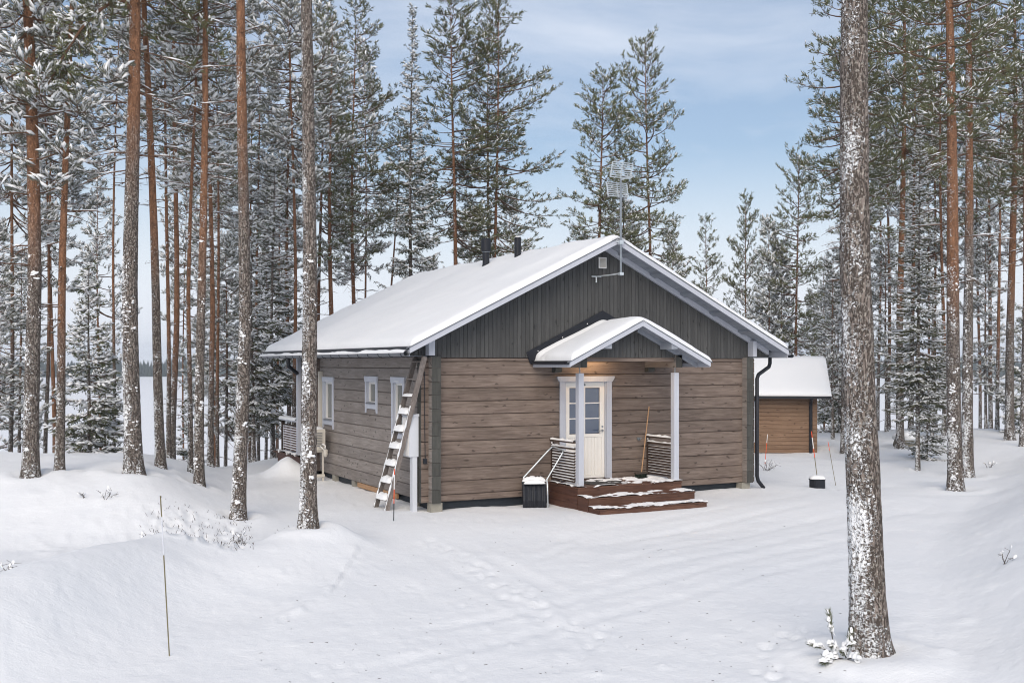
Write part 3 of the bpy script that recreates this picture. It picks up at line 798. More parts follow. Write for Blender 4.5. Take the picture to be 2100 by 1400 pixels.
for x in (PXL+.03, PXR+.03):
    MB().prism([(x-.08, 2.975), (x+.08, 2.975), (x+.08, 3.245), (x-.08, 3.245)], 1, -1.17, -.002, 0, 1).build('porch_beam', [M['log_y'], M['log_end']], house)
    MB().prism([(-.001, 2.972), (-.16, 2.972), (-.16, 2.915), (-.13, 2.875), (-.001, 2.865)], 0, x-.08, x+.08).build('beam_corbel', M['log_end'], house)
MB().box(PXL+.112, PXR-.052, -1.10, -.98, 3.10, 3.182).build('tie_beam', M['log_x'], house)
PZ = 3.945; ps = .486; PYF = -1.55; PH = 1.74
pz = lambda x: PZ-ps*abs(x-XC)
gable_boards(-1.125, -1.09, PXL-.07, PXR+.11, 3.186, lambda x: pz(x)-.075, house, 'porch_gable_board', 'gable', .098)
mb = MB()
for sx in (-1, 1):
    xe = XC+sx*PH; mb.prism([(XC, PZ-.04), (XC, PZ), (xe, pz(xe)), (xe, pz(xe)-.04)], 1, PYF+.02, -.025)
proof = mb.build('porch_roof', M['black'], house)
for sx in (-1, 1):
    X = lambda t, s=sx: XC+s*t
    MB().prism([(X(0), PZ-.01), (X(PH), pz(X(PH))-.01), (X(PH), pz(X(PH))-.105), (X(0), PZ-.115)], 1, PYF-.028, PYF).build('barge_board', M['trim'], proof)
    MB().prism([(X(0), PZ+.008), (X(PH+.04), pz(X(PH+.04))+.008), (X(PH+.04), pz(X(PH+.04))-.008), (X(0), PZ-.008)], 1, PYF-.04, PYF+.04).build('drip_edge', M['gutter'], proof)
    a, b = sorted((X(PH-.03), X(PH-.008)))
    MB().box(a, b, PYF+.002, -.03, pz(X(PH))-.115, pz(X(PH))-.03).build('fascia', M['trim'], proof)
    a, b = sorted((X(PH-.035), X(1.32)))
    for yy in (-1.14, -.62, -.10):
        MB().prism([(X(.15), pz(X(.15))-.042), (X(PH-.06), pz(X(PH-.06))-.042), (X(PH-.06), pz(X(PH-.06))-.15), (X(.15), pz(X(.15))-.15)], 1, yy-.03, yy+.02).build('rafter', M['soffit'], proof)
    t = .06
    while t < PH-.10:
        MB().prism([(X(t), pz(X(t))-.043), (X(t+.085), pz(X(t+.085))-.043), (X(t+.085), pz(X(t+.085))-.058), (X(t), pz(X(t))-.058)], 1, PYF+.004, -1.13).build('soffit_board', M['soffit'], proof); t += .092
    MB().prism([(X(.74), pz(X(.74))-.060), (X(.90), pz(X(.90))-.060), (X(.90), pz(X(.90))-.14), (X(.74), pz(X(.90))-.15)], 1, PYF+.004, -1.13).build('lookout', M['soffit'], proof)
    # flashing up the wall
    MB().prism([(X(0), PZ+.27), (X(1.89), pz(X(1.89))+.27), (X(1.80), pz(X(1.80))-.02), (X(0), PZ-.02)], 1, -.046, -.026).build('wall_flashing', M['black'], proof)
    if sx < 0:
        for t in (1.62, 1.02, .40): MB().tube([(X(t), -.045, pz(X(t))+.17), (X(t), -.055, pz(X(t))+.17)], .012, 8).build('screw_cap', M['white'], proof)
    a, b = sorted((X(PH+.0), X(PH+.05)))
    MB().box(a, b, PYF+.03, -.03, pz(X(PH))-.055, pz(X(PH))-.005).build('eave_strip', M['black'], proof)
roof_snow('porch_snow', XC, PZ, ps, XC-PH+.03, XC+PH+.04, PYF-.035, -.05, .125, proof, 90, 60, 5, .10, taper_back=.18)
def railing(x):
    top = MB().box(x-.05, x+.05, -1.0, -.02, 1.425, 1.455).build('porch_railing', M['slat'], house)
    MB().box(x-.02, x+.02, -.99, -.03, 1.29, 1.325).build('rail', M['slat'], top)
    MB().box(x-.022, x+.022, -.075, -.03, .60, 1.42).build('rail_post', M['slat'], top)
    MB().box(x-.03, x-.023, -.10, -.05, 1.36, 1.41).build('rail_bracket', M['white'], top)
    for k in range(11):
        z = .63+k*.058
        MB().prism([(x-.022, z), (x+.010, z+.030), (x+.022, z+.024), (x-.010, z-.008)], 1, -.99, -.03).build('slat', M['slat'], top)
    # snow
    sn = MB()
    for (z, hw, T, c) in [(1.455, .05, .035, 0), (1.326, .025, .03, 0)]+([(.655+k*.058, .022, .016, 0) for k in range(11)] if x < 4 else [(.655+k*.058, .016, .007, 0) for k in range(11)]):
        ys_ = np.linspace(-.985, -.035, 30); fl = []
        for y in ys_:
            h = T*(1+1.2*float(vnoise(np.array(y*9+z*31), np.array(z*7), 3)))
            fl += [(x-hw, y, z+.001), (x-hw*.6, y, z+h*.8), (x+hw*.4, y, z+h), (x+hw, y, z+.001)]
        sn.add(fl, [(4*i+j, 4*i+4+j, 4*i+5+j, 4*i+1+j) for i in range(29) for j in range(3)])
    sn.build('rail_snow', M['snow_clump'], top, True)
railing(2.83); railing(5.29)
# ceiling lamp that lights the porch wall
lampo = MB(); lampo.tube([(3.80, -.40, 3.40), (3.80, -.40, 3.33), (3.80, -.40, 3.28), (3.80, -.40, 3.25)], [.09, .09, .075, .03], 14)
tl = NT('lamp_glass'); tl.color((.9, .8, .6)); tl.b.inputs['Emission Color'].default_value = (1, .72, .42, 1); tl.b.inputs['Emission Strength'].default_value = 3.0
lampo.build('porch_lamp', tl.m, house, True)
pl = bpy.data.lights.new('porch_lamp_light', 'POINT'); pl.energy = 12.0; pl.color = (1, .66, .36); pl.shadow_soft_size = .06
plo = bpy.data.objects.new('porch_lamp_light', pl); COL.objects.link(plo); plo.location = (3.80, -.40, 3.18)

# ---- terrace at the back
TZ = .60
ter = MB().box(-.36, W-.6, LH+.2, 9.78, .30, TZ-.03).build('terrace_deck', M['slat'], house)
for k in range(18):
    a = LH+.17+k*.148
    MB().box(-.42, W-.5, a+.004, a+.144, TZ-.028, TZ).build('deck_board', M['deck'], ter)
for k in range(5):
    MB().box(-.40, -.376, LH+.2, 9.80, TZ-.17-k*.145, TZ-.035-k*.145).build('side_board', M['deck_y'], ter)
    MB().box(-.40, W-.6, 9.78, 9.804, TZ-.17-k*.145, TZ-.035-k*.145).build('side_board', M['deck'], ter)
crust('deck_snow', -.44, .9, LH+.2, 9.84, TZ+.003, ter, 31, -.5, .06)
for (x, y) in ((-.30, 8.05), (-.30, 9.62), (W+.2-.6, 9.62), (W*.5, 9.62)):
    MB().box(x-.06, x+.06, y-.06, y+.06, TZ, 3.2).build('terrace_post', M['trim'], house) if y < 9 or x > 0 else MB().box(x-.04, x+.04, y-.04, y+.04, TZ, 1.5).build('terrace_post', M['slat'], house)
MB().box(-.27, -.24, 7.62, 8.0, TZ+.01, 3.18).build('wind_screen', M['gable'], house)
tr = MB().box(-.40, -.20, 8.11, 9.70, 1.50, 1.535).build('terrace_railing', M['trim'], house)
MB().box(-.33, -.29, 8.12, 9.58, 1.36, 1.40).build('rail', M['slat'], tr)
for k in range(10):
    sl2 = MB().box(-.318, -.290, 8.12, 9.56, .70+k*.066, .734+k*.066).build('slat', M['deck_y'], tr)
    MB().prism([(-.324, .735+k*.066), (-.314, .752+k*.066), (-.292, .752+k*.066), (-.285, .735+k*.066)], 1, 8.14, 9.55).build('slat_snow', M['snow_clump'], tr)
for y in (8.75, 9.5): MB().box(-.325, -.316, y, y+.03, .68, 1.40).build('upright', M['trim'], tr)
mb = MB(); fl = []; ys_ = np.linspace(8.10, 9.72, 24)
for y in ys_: fl += [(-.41, y, 1.536), (-.37, y, 1.60), (-.25, y, 1.61+.01*math.sin(y*7)), (-.19, y, 1.536)]
mb.add(fl, [(4*i+j, 4*i+4+j, 4*i+5+j, 4*i+1+j) for i in range(23) for j in range(3)]); mb.build('rail_snow', M['snow_clump'], tr, True)

# ------------------------------------------------------------------ things round the house
def snow_lump(mb, c, ax, ln, w, h, n=8):
    """soft cap of snow lying along ax"""
    ax = Vector(ax).normalized(); sd_ = ax.cross(Vector((0, 0, 1)))
    sd_ = Vector((1, 0, 0)) if sd_.length < .1 else sd_.normalized(); c = Vector(c); o = len(mb.v); k = 5
    for i in range(n+1):
        t = i/n*2-1; e = max(0, 1-abs(t)**4)**.5
        for j in range(k):
            a = PI*j/(k-1); hh = 1+.16*random.uniform(-1, 1)
            mb.v.append(tuple(c+ax*(t*ln/2)+sd_*(math.cos(a)*w/2*(.55+.45*e))+Vector((0, 0, math.sin(a)*h*e*hh))))
    for i in range(n):
        for j in range(k-1): mb.f.append((o+i*k+j, o+(i+1)*k+j, o+(i+1)*k+j+1, o+i*k+j+1)); mb.m.append(0)

# ladder against the corner
LA0, LA1 = Vector((-.73, 1.14, -.03)), Vector((-.20, .20, 3.20))
LB0, LB1 = Vector((-.70, .58, -.03)), Vector((-.20, -.27, 3.20))
lad = thing('ladder', 'weathered wooden step ladder with snowy treads leaning on the cottage corner', 'ladder', (-.7, .85, 0))
for a, b in ((LA0, LA1), (LB0, LB1)):
    MB().beam(a, b, .045, .10, up=(1, 0, .3)).build('rail', M['ladder'], lad)
for k in range(9):
    t = .10+k*.1085; a = LA0.lerp(LA1, t); b = LB0.lerp(LB1, t); ax = (b-a).normalized()
    MB().beam(a, b, .13, .024).build('tread', M['ladder'], lad)
    if k < 7:
        mb = MB(); snow_lump(mb, (a+b)/2+Vector((0, 0, .008)), ax, (b-a).length*.98, .20, .125 if k < 6 else .06, 12)
        mb.build('tread_snow', M['snow_clump'], lad, True)
mb = MB()
for a, b in ((LA0, LA1), (LB0, LB1)):
    for k in range(34):
        t = random.uniform(.02, .72); c = a.lerp(b, t)+Vector((-.035, -.012, .02)); snow_lump(mb, c, (b-a), random.uniform(.04, .12), .035, .02, 5)
o = mb.build('rail_snow', M['snow_clump'], lad, True); tag(o, kind='stuff')
for a, b in ((LA0, LA1), (LB0, LB1)):
    mb = MB(); n_ = 26; of = Vector((-.052, -.030, .02)); pts = [a.lerp(b, .03+.66*k/n_)+of for k in range(n_+1)]
    mb.tube(pts, [max(.004, .013+.012*random.uniform(-1, 1)) for _ in pts], 6); mb.build('rail_snow', M['snow_clump'], lad, True)

# electricity meter cabinet beside the corner
met = thing('meter_cabinet', 'pale grey electricity meter cabinet on a white post at the cottage corner', 'cabinet', (-.26, .2, 0))
mb = MB(); mb.box(-.37, -.175, .10, .47, 1.19, 2.0); mb.build('cabinet_body', M['plastic_grey'], met)
MB().prism([(-.385, 2.002), (-.165, 2.002), (-.165, 2.05), (-.385, 2.025)], 1, .085, .485).build('cabinet_roof', M['plastic_grey'], met)
MB().box(-.378, -.371, .12, .455, 1.21, 1.98).build('cabinet_door', M['white'], met)
MB().tube([(-.379, .17, 1.63), (-.390, .17, 1.63)], .014, 8).build('cabinet_lock', M['black'], met)
MB().box(-.30, -.20, .11, .25, -.10, 1.188).build('cable_post', M['plastic_grey'], met)
mb = MB(); mb.tube([(-.10, -.03, 2.9), (-.10, -.035, 1.9), (-.09, -.04, 1.22), (-.08, -.03, 1.1)], .008, 6); mb.box(-.125, -.06, -.06, -.005, 1.06, 1.16); mb.build('outlet_cable', M['black'], house)

# heat pump beside the terrace
HPY = .85
hp = thing('heat_pump', 'beige heat pump outdoor unit on a steel stand beside the side wall', 'heat pump', (-.4, 5.7, 0))
mb = MB(); mb.box(-.56, -.20, 5.25, 6.05, .90, 1.42); mb.build('casing', M['beige'], hp)
for k in range(9): MB().box(-.574, -.562, 5.32, 5.80, .96+k*.045, .975+k*.045).build('grille_bar', M['beige'], hp)
for k in range(9): MB().box(-.50, -.28, 5.236, 5.248, 1.00+k*.04, 1.012+k*.04).build('side_slot', M['gutter'], hp)
mb = MB(); mb.tube([(-.30, 5.24, 1.02), (-.30, 5.12, 1.06), (-.26, 5.06, 1.02), (-.26, 5.08, .92)], .018, 8); mb.tube([(-.36, 5.24, .98), (-.36, 5.13, 1.0), (-.32, 5.07, .95), (-.28, 5.1, .9)], .014, 8); mb.build('pipes', M['white'], hp, True)
MB().tube([(-.24, 5.09, .74), (-.24, 5.09, .80), (-.24, 5.09, .90), (-.24, 5.09, .93)], [.03, .055, .055, .03], 10).build('pipe_trap', M['beige'], hp)
for y in (5.32, 5.95):
    for x in (-.52, -.24): MB().box(x-.02, x+.02, y-.02, y+.02, .05, .885).build('stand_leg', M['beige'], hp)
MB().box(-.56, -.20, 5.29, 5.35, .845, .898).build('stand_rail', M['beige'], hp)
MB().box(-.56, -.20, 5.28, 5.36, .22, .29).build('stand_rail', M['beige'], hp)
MB().box(-.60, -.16, 5.2, 6.1, -.1, .07).build('stand_foot', M['concrete'], hp)
mb = MB(); snow_lump(mb, (-.38, 5.65, 1.42), (0, 1, 0), .82, .37, .06, 12); snow_lump(mb, (-.38, 5.65, .07), (0, 1, 0), .9, .42, .05, 10); mb.build('snow_cap', M['snow_clump'], hp, True)
for o in list(hp.children): o.location.y += HPY
pc = MB().box(-.095, -.003, 6.93, 7.05, 1.30, 2.86).build('pipe_cover', M['beige'], hp)

# aerial on the gable
ant = thing('tv_aerial', 'grey television aerial with two grid reflectors on a mast above the gable', 'aerial', (4.15, -.68, 4.95))
AX, AY = 4.15, -.68
MB().tube([(AX, AY, 4.93), (AX, AY, 7.0)], .024, 10).build('mast', M['galv'], ant)
mb = MB(); mb.box(AX-.05, AX+.05, AY-.035, AY+.035, 5.60, 5.68); mb.tube([(AX-.10, YF-.03, 5.66), (AX-.02, AY, 5.64)], .014, 6); mb.tube([(AX+.10, YF-.03, 5.66), (AX+.02, AY, 5.64)], .014, 6); mb.build('mast_clamp', M['alu'], ant)
mb = MB(); mb.tube([(AX, AY, 4.98), (AX-.10, -.45, 4.96), (AX-.22, -.08, 4.95)], .016, 6); mb.tube([(AX-.34, -.05, 4.95), (AX-.10, -.05, 4.95)], .016, 6); mb.tube([(AX-.22, -.05, 4.95), (AX-.22, -.05, 4.82)], .016, 6); mb.box(AX-.05, AX+.05, AY-.04, AY+.04, 4.94, 5.0); mb.build('wall_bracket', M['alu'], ant)
def reflector(zc, yo, n, tilt):
    fr = MB()
    for s_ in (-1, 1): fr.tube([(AX+s_*.255, AY+yo, zc-.15), (AX+s_*.255, AY+yo+tilt, zc+.15)], .016, 6)
    fr.tube([(AX, AY+yo, zc-.17), (AX, AY+yo+tilt, zc+.17)], .012, 6)
    fr = fr.build('reflector', M['alu'], ant)
    for k in range(n):
        t = k/(n-1); MB().tube([(AX-.26, AY+yo+tilt*t, zc-.15+.30*t), (AX+.26, AY+yo+tilt*t, zc-.15+.30*t)], .0115, 5).build('grid_bar', M['alu'], fr)
reflector(7.17, .02, 8, -.10); reflector(6.78, .10, 8, .06)
MB().tube([(AX, AY, 6.97), (AX+.0, AY-.5, 6.98)], .012, 6).build('boom', M['alu'], ant)
for k in range(5): MB().tube([(AX-.09, AY-.12-k*.09, 6.98), (AX+.09, AY-.12-k*.09, 6.98)], .005, 5).build('director', M['alu'], ant)
MB().tube([(AX+.04, AY, 6.6), (AX+.09, AY+.02, 6.3), (AX+.05, AY, 5.9), (AX+.06, AY, 5.7)], .006, 5).build('coax_cable', M['black'], ant)

# snow scoop leaning by the steps
sco = thing('snow_scoop', 'black plastic snow scoop with aluminium bow handle standing by the porch steps', 'snow scoop', (2.45, -.35, 0))
SB = Vector((2.22, -.38, .03)); u = Vector((.93, -.37, 0)).normalized(); w_ = Vector((-u.y, u.x, 0))      # blade across u, depth along w_
if w_.y < 0: w_ = -w_
prof = [(-.30, .02), (-.33, .20), (-.30, .40), (-.20, .54), (-.06, .60)]
mb = MB(); vs = []
for s_ in np.linspace(-.24, .24, 17):
    rib = .008*math.cos(s_*60)
    for (a, z) in prof: vs.append(SB+u*s_+w_*(a+.25-rib)+Vector((0, 0, z)))
mb.add(vs, [(5*i+j, 5*i+5+j, 5*i+6+j, 5*i+1+j) for i in range(16) for j in range(4)])
for s_ in (-.24, .24):
    mb.add([SB+u*s_+w_*(a+.25)+Vector((0, 0, z)) for a, z in prof]+[SB+u*s_+w_*.20+Vector((0, 0, .60))], [(0, 1, 2, 3, 4, 5)])
pan = mb.build('pan', M['black'], sco)
sm = pan.modifiers.new('thickness', 'SOLIDIFY'); sm.thickness = .008
for s_ in np.linspace(-.18, .18, 6):
    MB().tube([SB+u*s_+w_*(a+.243)+Vector((0, 0, z)) for a, z in prof], .004, 5).build('rib', M['black'], pan)
hA0, hB0 = SB+u*-.24+w_*.05+Vector((0, 0, .56)), SB+u*.26+w_*-.0+Vector((0, 0, .0))
top1 = Vector((2.80, -.12, 1.30)); top2 = Vector((2.79, -.62, 1.26))
MB().tube([SB+u*-.23+w_*.12+Vector((0, 0, .55)), SB+u*-.21+w_*.16+Vector((0, 0, .66)), top1+Vector((-.12, .02, -.10)), top1+Vector((-.02, -.01, 0)), top1+Vector((.0, -.08, 0)),
           top2+Vector((0, .05, 0)), top2+Vector((-.03, .01, -.05)), SB+u*.27+w_*.10+Vector((0, 0, .62)), SB+u*.27+w_*.02+Vector((0, 0, .48)), SB+u*.27-w_*.06+Vector((0, 0, .0))], .017, 8).build('bow_handle', M['alu'], sco, True)
mb = MB(); snow_lump(mb, SB+w_*.12+Vector((0, 0, .585)), u, .50, .26, .10, 14); snow_lump(mb, SB+w_*.0+Vector((0, 0, .545)), u, .46, .14, .08, 12)
mb.build('snow_cap', M['snow_clump'], sco, True)

# broom
br = thing('broom', 'yard broom with wooden handle leaning on the wall inside the porch', 'broom', (4.9, -.33, DZ))
MB().tube([(4.93, -.32, .68), (5.33, -.035, 2.10)], .0135, 8).build('handle', M['broom_wood'], br)
MB().box(4.76, 5.06, -.37, -.28, .645, .685).build('head', M['twig'], br)
mb = MB()
for k in range(220):
    x = random.uniform(4.765, 5.055); y = random.uniform(-.365, -.285); mb.tube([(x, y, .65), (x+random.uniform(-.02, .02), y+random.uniform(-.02, .02), .556)], .004, 3, cap=False)
o = mb.build('bristles', M['bristle'], br); tag(o, kind='stuff')

# marker stakes
def stake(px0, py0, px1, py1, d, bands, rad, label, zg=None):
    x, y = P(px0, d); zb = ground(x, y) if zg is None else zg
    top = P(px1, d, zat(py1, d)); base = Vector((x, y, zb-.15))
    t = thing('marker_stake', label, 'stake', (x, y, zb), 'snow marker stakes')
    for (a, b, mt) in bands:
        MB().tube([base.lerp(top, a), base.lerp(top, b)], rad, 7).build('shaft' if mt in ('stake_wood', 'black') else 'band', M[mt], t)
stake(349, 1342, 329, 1016, 11.2, [(0, .66, 'stake_wood'), (.66, .88, 'plastic_grey'), (.88, 1, 'stake_wood')], .0068, 'thin weathered stake with a pale band leaning in the left foreground snow')
stake(807, 1078, 809, 961, 20.1, [(0, .42, 'black'), (.42, .66, 'orange'), (.66, .90, 'stake_white'), (.90, 1, 'orange')], .009, 'orange and white stake in front of the ladder foot')
stake(1568, 955, 1574, 890, 32.5, [(0, .60, 'orange'), (.60, .75, 'orange'), (.75, 1, 'stake_white')], .009, 'thin orange stake in front of the shed beside the cottage corner')
stake(1680, 1004, 1664, 884, 26.1, [(0, .24, 'orange'), (.24, .58, 'stake_wood'), (.58, .72, 'orange'), (.72, .90, 'stake_white'), (.90, 1, 'orange')], .010, 'red and white banded stake behind the black box')
stake(1716, 996, 1698, 905, 27.0, [(0, .82, 'stake_wood'), (.82, 1, 'orange')], .007, 'thin bare stake between the black box and the big pine trunk')
x, y = P(1676, 26.0); g = ground(x, y)
bx = thing('black_box', 'small black plastic box capped with snow beside the driveway', 'box', (x, y, g))
mb = MB(); rr = [(.17*math.cos(a)*1.0, .13*math.sin(a)) for a in np.linspace(0, 2*PI, 25)[:-1]]
sq = [(x+math.copysign(min(abs(a)*1.25, .17), a), y+math.copysign(min(abs(b)*1.25, .13), b)) for a, b in rr]
mb.prism(sq, 2, g-.05, g+.20); mb.build('bin', M['black'], bx)
mb = MB(); mb.prism([(x+(a-x)*1.08, y+(b-y)*1.08) for a, b in sq], 2, g+.20, g+.225); mb.build('rim', M['black'], bx)
mb = MB(); snow_lump(mb, (x, y, g+.222), (RX, RY, 0), .38, .30, .09, 12); mb.build('snow_cap', M['snow_clump'], bx, True)
# rock behind the right-hand pines
x, y = P(1856, 37.5); g = ground(x, y)
def rock_mesh(rx, ry, rz, seed, n=14):
    vs = []; fs = []
    for i in range(n+1):
        for j in range(2*n):
            a = PI*i/n; b = PI*j/n; d_ = 1+.35*float(vnoise(np.array(math.sin(a)*math.cos(b)*2.2+seed), np.array(math.cos(a)*2.2+math.sin(b)*1.7), seed))
            vs.append((rx*d_*math.sin(a)*math.cos(b), ry*d_*math.sin(a)*math.sin(b), rz*d_*math.cos(a)))
    for i in range(n):
        for j in range(2*n): fs.append((i*2*n+j, i*2*n+(j+1) % (2*n), (i+1)*2*n+(j+1) % (2*n), (i+1)*2*n+j))
    return vs, fs
rk = thing('boulder', 'grey boulder under a snow cap behind the right-hand pine trunks', 'boulder', (x, y, g))
vs, fs = rock_mesh(.42, .35, .34, 3); mb = MB(); mb.add([(x+a, y+b, g+c+.05) for a, b, c in vs], fs); mb.build('stone', M['rock'], rk, True)
vs, fs = rock_mesh(.50, .42, .17, 9); mb = MB(); mb.add([(x+a, y+b, g+c+.36) for a, b, c in vs], fs); mb.build('snow_cap', M['snow_clump'], rk, True)

# ------------------------------------------------------------------ shed
SDD = 36.0; x, y = P(1676, SDD); g = 0.0
shed = thing('log_shed', 'small light brown log shed with thick snow roof behind the cottage', 'shed', (x, y, g), rotz=-YAW-.20, local=True)
def pxl(px): return (px-1676)/FPX*SDD
sx0 = pxl(1470); nb_ = 14
for k in range(nb_):
    z0 = .02+k*.1385
    c = .010; poly = [(c, z0+.002), (0, z0+c), (0, z0+.1385-c), (c, z0+.1365), (.12, z0+.1365), (.12, z0+.002)]
    MB().prism(poly, 0, sx0, 0).build('log', M['shed'], shed)
    MB().box(-.12, -.001, .122, 3.6, z0+.07, z0+.205).build('log', M['shed'], shed)
MB().box(sx0, sx0+.12, .12, 3.6, 0, 2.0).build('wall', M['shed'], shed)
MB().box(sx0, 0, 3.6, 3.7, 0, 2.0).build('wall', M['shed'], shed)
MB().prism([(.0, 1.96), (3.7, 1.96), (1.85, 3.1)], 0, -.10, -.02).build('gable_wall', M['gable'], shed)
mb = MB(); mb.prism([(-.40, 1.93), (-.40, 1.97), (1.85, 3.22), (4.1, 1.97), (4.1, 1.93), (1.85, 3.16)], 0, sx0-.4, .40)
sr = mb.build('roof', M['black'], shed)
MB().box(sx0-.4, .42, -.50, -.41, 1.885, 1.955).build('gutter', M['black'], sr)
MB().prism([(-.40, 1.86), (-.40, 1.96), (1.85, 3.20), (1.85, 3.08)], 0, .401, .425).build('barge_board', M['trim'], sr)
vs = []; ns = 16
secs = [(-.44, 1.97), (-.45, 2.03), (-.40, 2.10), (-.2, 2.24)]+[(-.2+2.05*t, 2.24+1.13*t-.05*max(0, t-.85)*6) for t in np.linspace(.1, 1, 8)]+[(2.4, 3.10), (3.4, 2.5), (4.1, 2.08), (4.12, 1.97)]
for i, s_ in enumerate(np.linspace(sx0-.4, .43, 40)):
    e = min(1, (i+.0)/1.5, (39-i)/1.5)
    for k, (a, z) in enumerate(secs):
        zb_ = np.interp(a, [-.45, 1.85, 4.1], [1.975, 3.225, 1.975]); vs.append((s_, a, zb_+(z-zb_)*(.15+.85*math.sqrt(e))+.012*float(vnoise(np.array(s_*1.5), np.array(a*1.5), 4))))
ks = len(secs); mb = MB(); mb.add(vs, [(i*ks+k, (i+1)*ks+k, (i+1)*ks+k+1, i*ks+k+1) for i in range(39) for k in range(ks-1)])
mb.build('roof_snow', M['snow_roof'], sr, True)
MB().tube([(pxl(1663), -.46, 1.9), (pxl(1663), -.10, 1.74), (pxl(1663), -.05, 1.62), (pxl(1663), -.05, .02)], .055, 10).build('downspout', M['black'], shed)
mb = MB(); a = pxl(1551); mb.prism([(a-.62, 1.78), (a+.06, 1.78), (a+.06, 1.74), (a+.02, 1.68), (a-.58, 1.68), (a-.62, 1.74)], 1, -.035, -.002); mb.box(a-.12, a+.0, -.03, -.002, .38, 1.678); mb.box(a-.56, a-.44, -.03, -.002, .38, 1.678); mb.box(a-.44, a-.12, -.028, -.002, .38, .5)
wd = mb.build('window', M['trim'], shed); MB().box(a-.44, a-.12, -.008, -.002, .5, 1.678).build('pane', M['window_glass'], wd)

# ------------------------------------------------------------------ trees
def unit(a): return a/np.maximum(np.linalg.norm(a, axis=-1, keepdims=True), 1e-9)
def octas(c, ax, ln, w, h, rng):
    """flattened lumps of snow: centre c, long axis ax, half length ln, half width w, height h"""
    n = len(c); up = np.array([0, 0, 1.0]); ax = unit(ax*np.array([1, 1, .8])); sd_ = unit(np.cross(ax, up)+1e-6)
    j = lambda: 1+rng.uniform(-.3, .3, (n, 1))
    v = np.stack([c+ax*ln*j(), c+sd_*w*j()+ax*ln*rng.uniform(-.3, .3, (n, 1)), c-ax*ln*j(), c-sd_*w*j()+ax*ln*rng.uniform(-.3, .3, (n, 1)), c+up*h*j(), c-up*h*.5], 1)
    f = np.array([[0, 1, 4], [1, 2, 4], [2, 3, 4], [3, 0, 4], [1, 0, 5], [2, 1, 5], [3, 2, 5], [0, 3, 5]])
    return v.reshape(-1, 3), (f[None]+6*np.arange(n)[:, None, None]).reshape(-1, 3)
def prisms(p, q, r0, r1, k=3):
    n = len(p); t = unit(q-p); a = unit(np.cross(t, np.array([.31, .17, .93]))); b = np.cross(t, a)
    an = 2*PI*np.arange(k)/k
    ring = lambda c, r: c[:, None]+(a[:, None]*np.cos(an)[None, :, None]+b[:, None]*np.sin(an)[None, :, None])*r[:, None, None]
    v = np.concatenate([ring(p, r0), ring(q, r1)], 1).reshape(-1, 3)
    f = []
    for i in range(k):
        j = (i+1) % k; f += [[i, j, k+j], [i, k+j, k+i]]
    return v, (np.array(f)[None]+2*k*np.arange(n)[:, None, None]).reshape(-1, 3)
def blades(c, ax, n, ln, wd, spread, rng):
    """needle bundles: n slim triangles fanning from each shoot"""
    m = len(c); c = np.repeat(c, n, 0); ax = np.repeat(unit(ax), n, 0)
    d = unit(ax+spread*unit(rng.normal(size=(m*n, 3))))
    s_ = unit(np.cross(d, rng.normal(size=(m*n, 3)))); L = (ln*rng.uniform(.65, 1.25, (m*n, 1)))
    o = c-ax*ln*rng.uniform(-.3, .6, (m*n, 1))
    v = np.stack([o+d*L*.15-s_*wd*.6, o+d*L*.55+s_*wd, o+d*L], 1).reshape(-1, 3)
    return v, np.arange(m*n*3).reshape(-1, 3)
def join(parts, name, mats):
    V, F, Mi = [], [], []; o = 0
    for (v, f, m) in parts:
        V.append(v); F.append(f+o); Mi.append(np.full(len(f), m)); o += len(v)
    return npmesh(name, np.concatenate(V), np.concatenate(F), mats, np.concatenate(Mi))
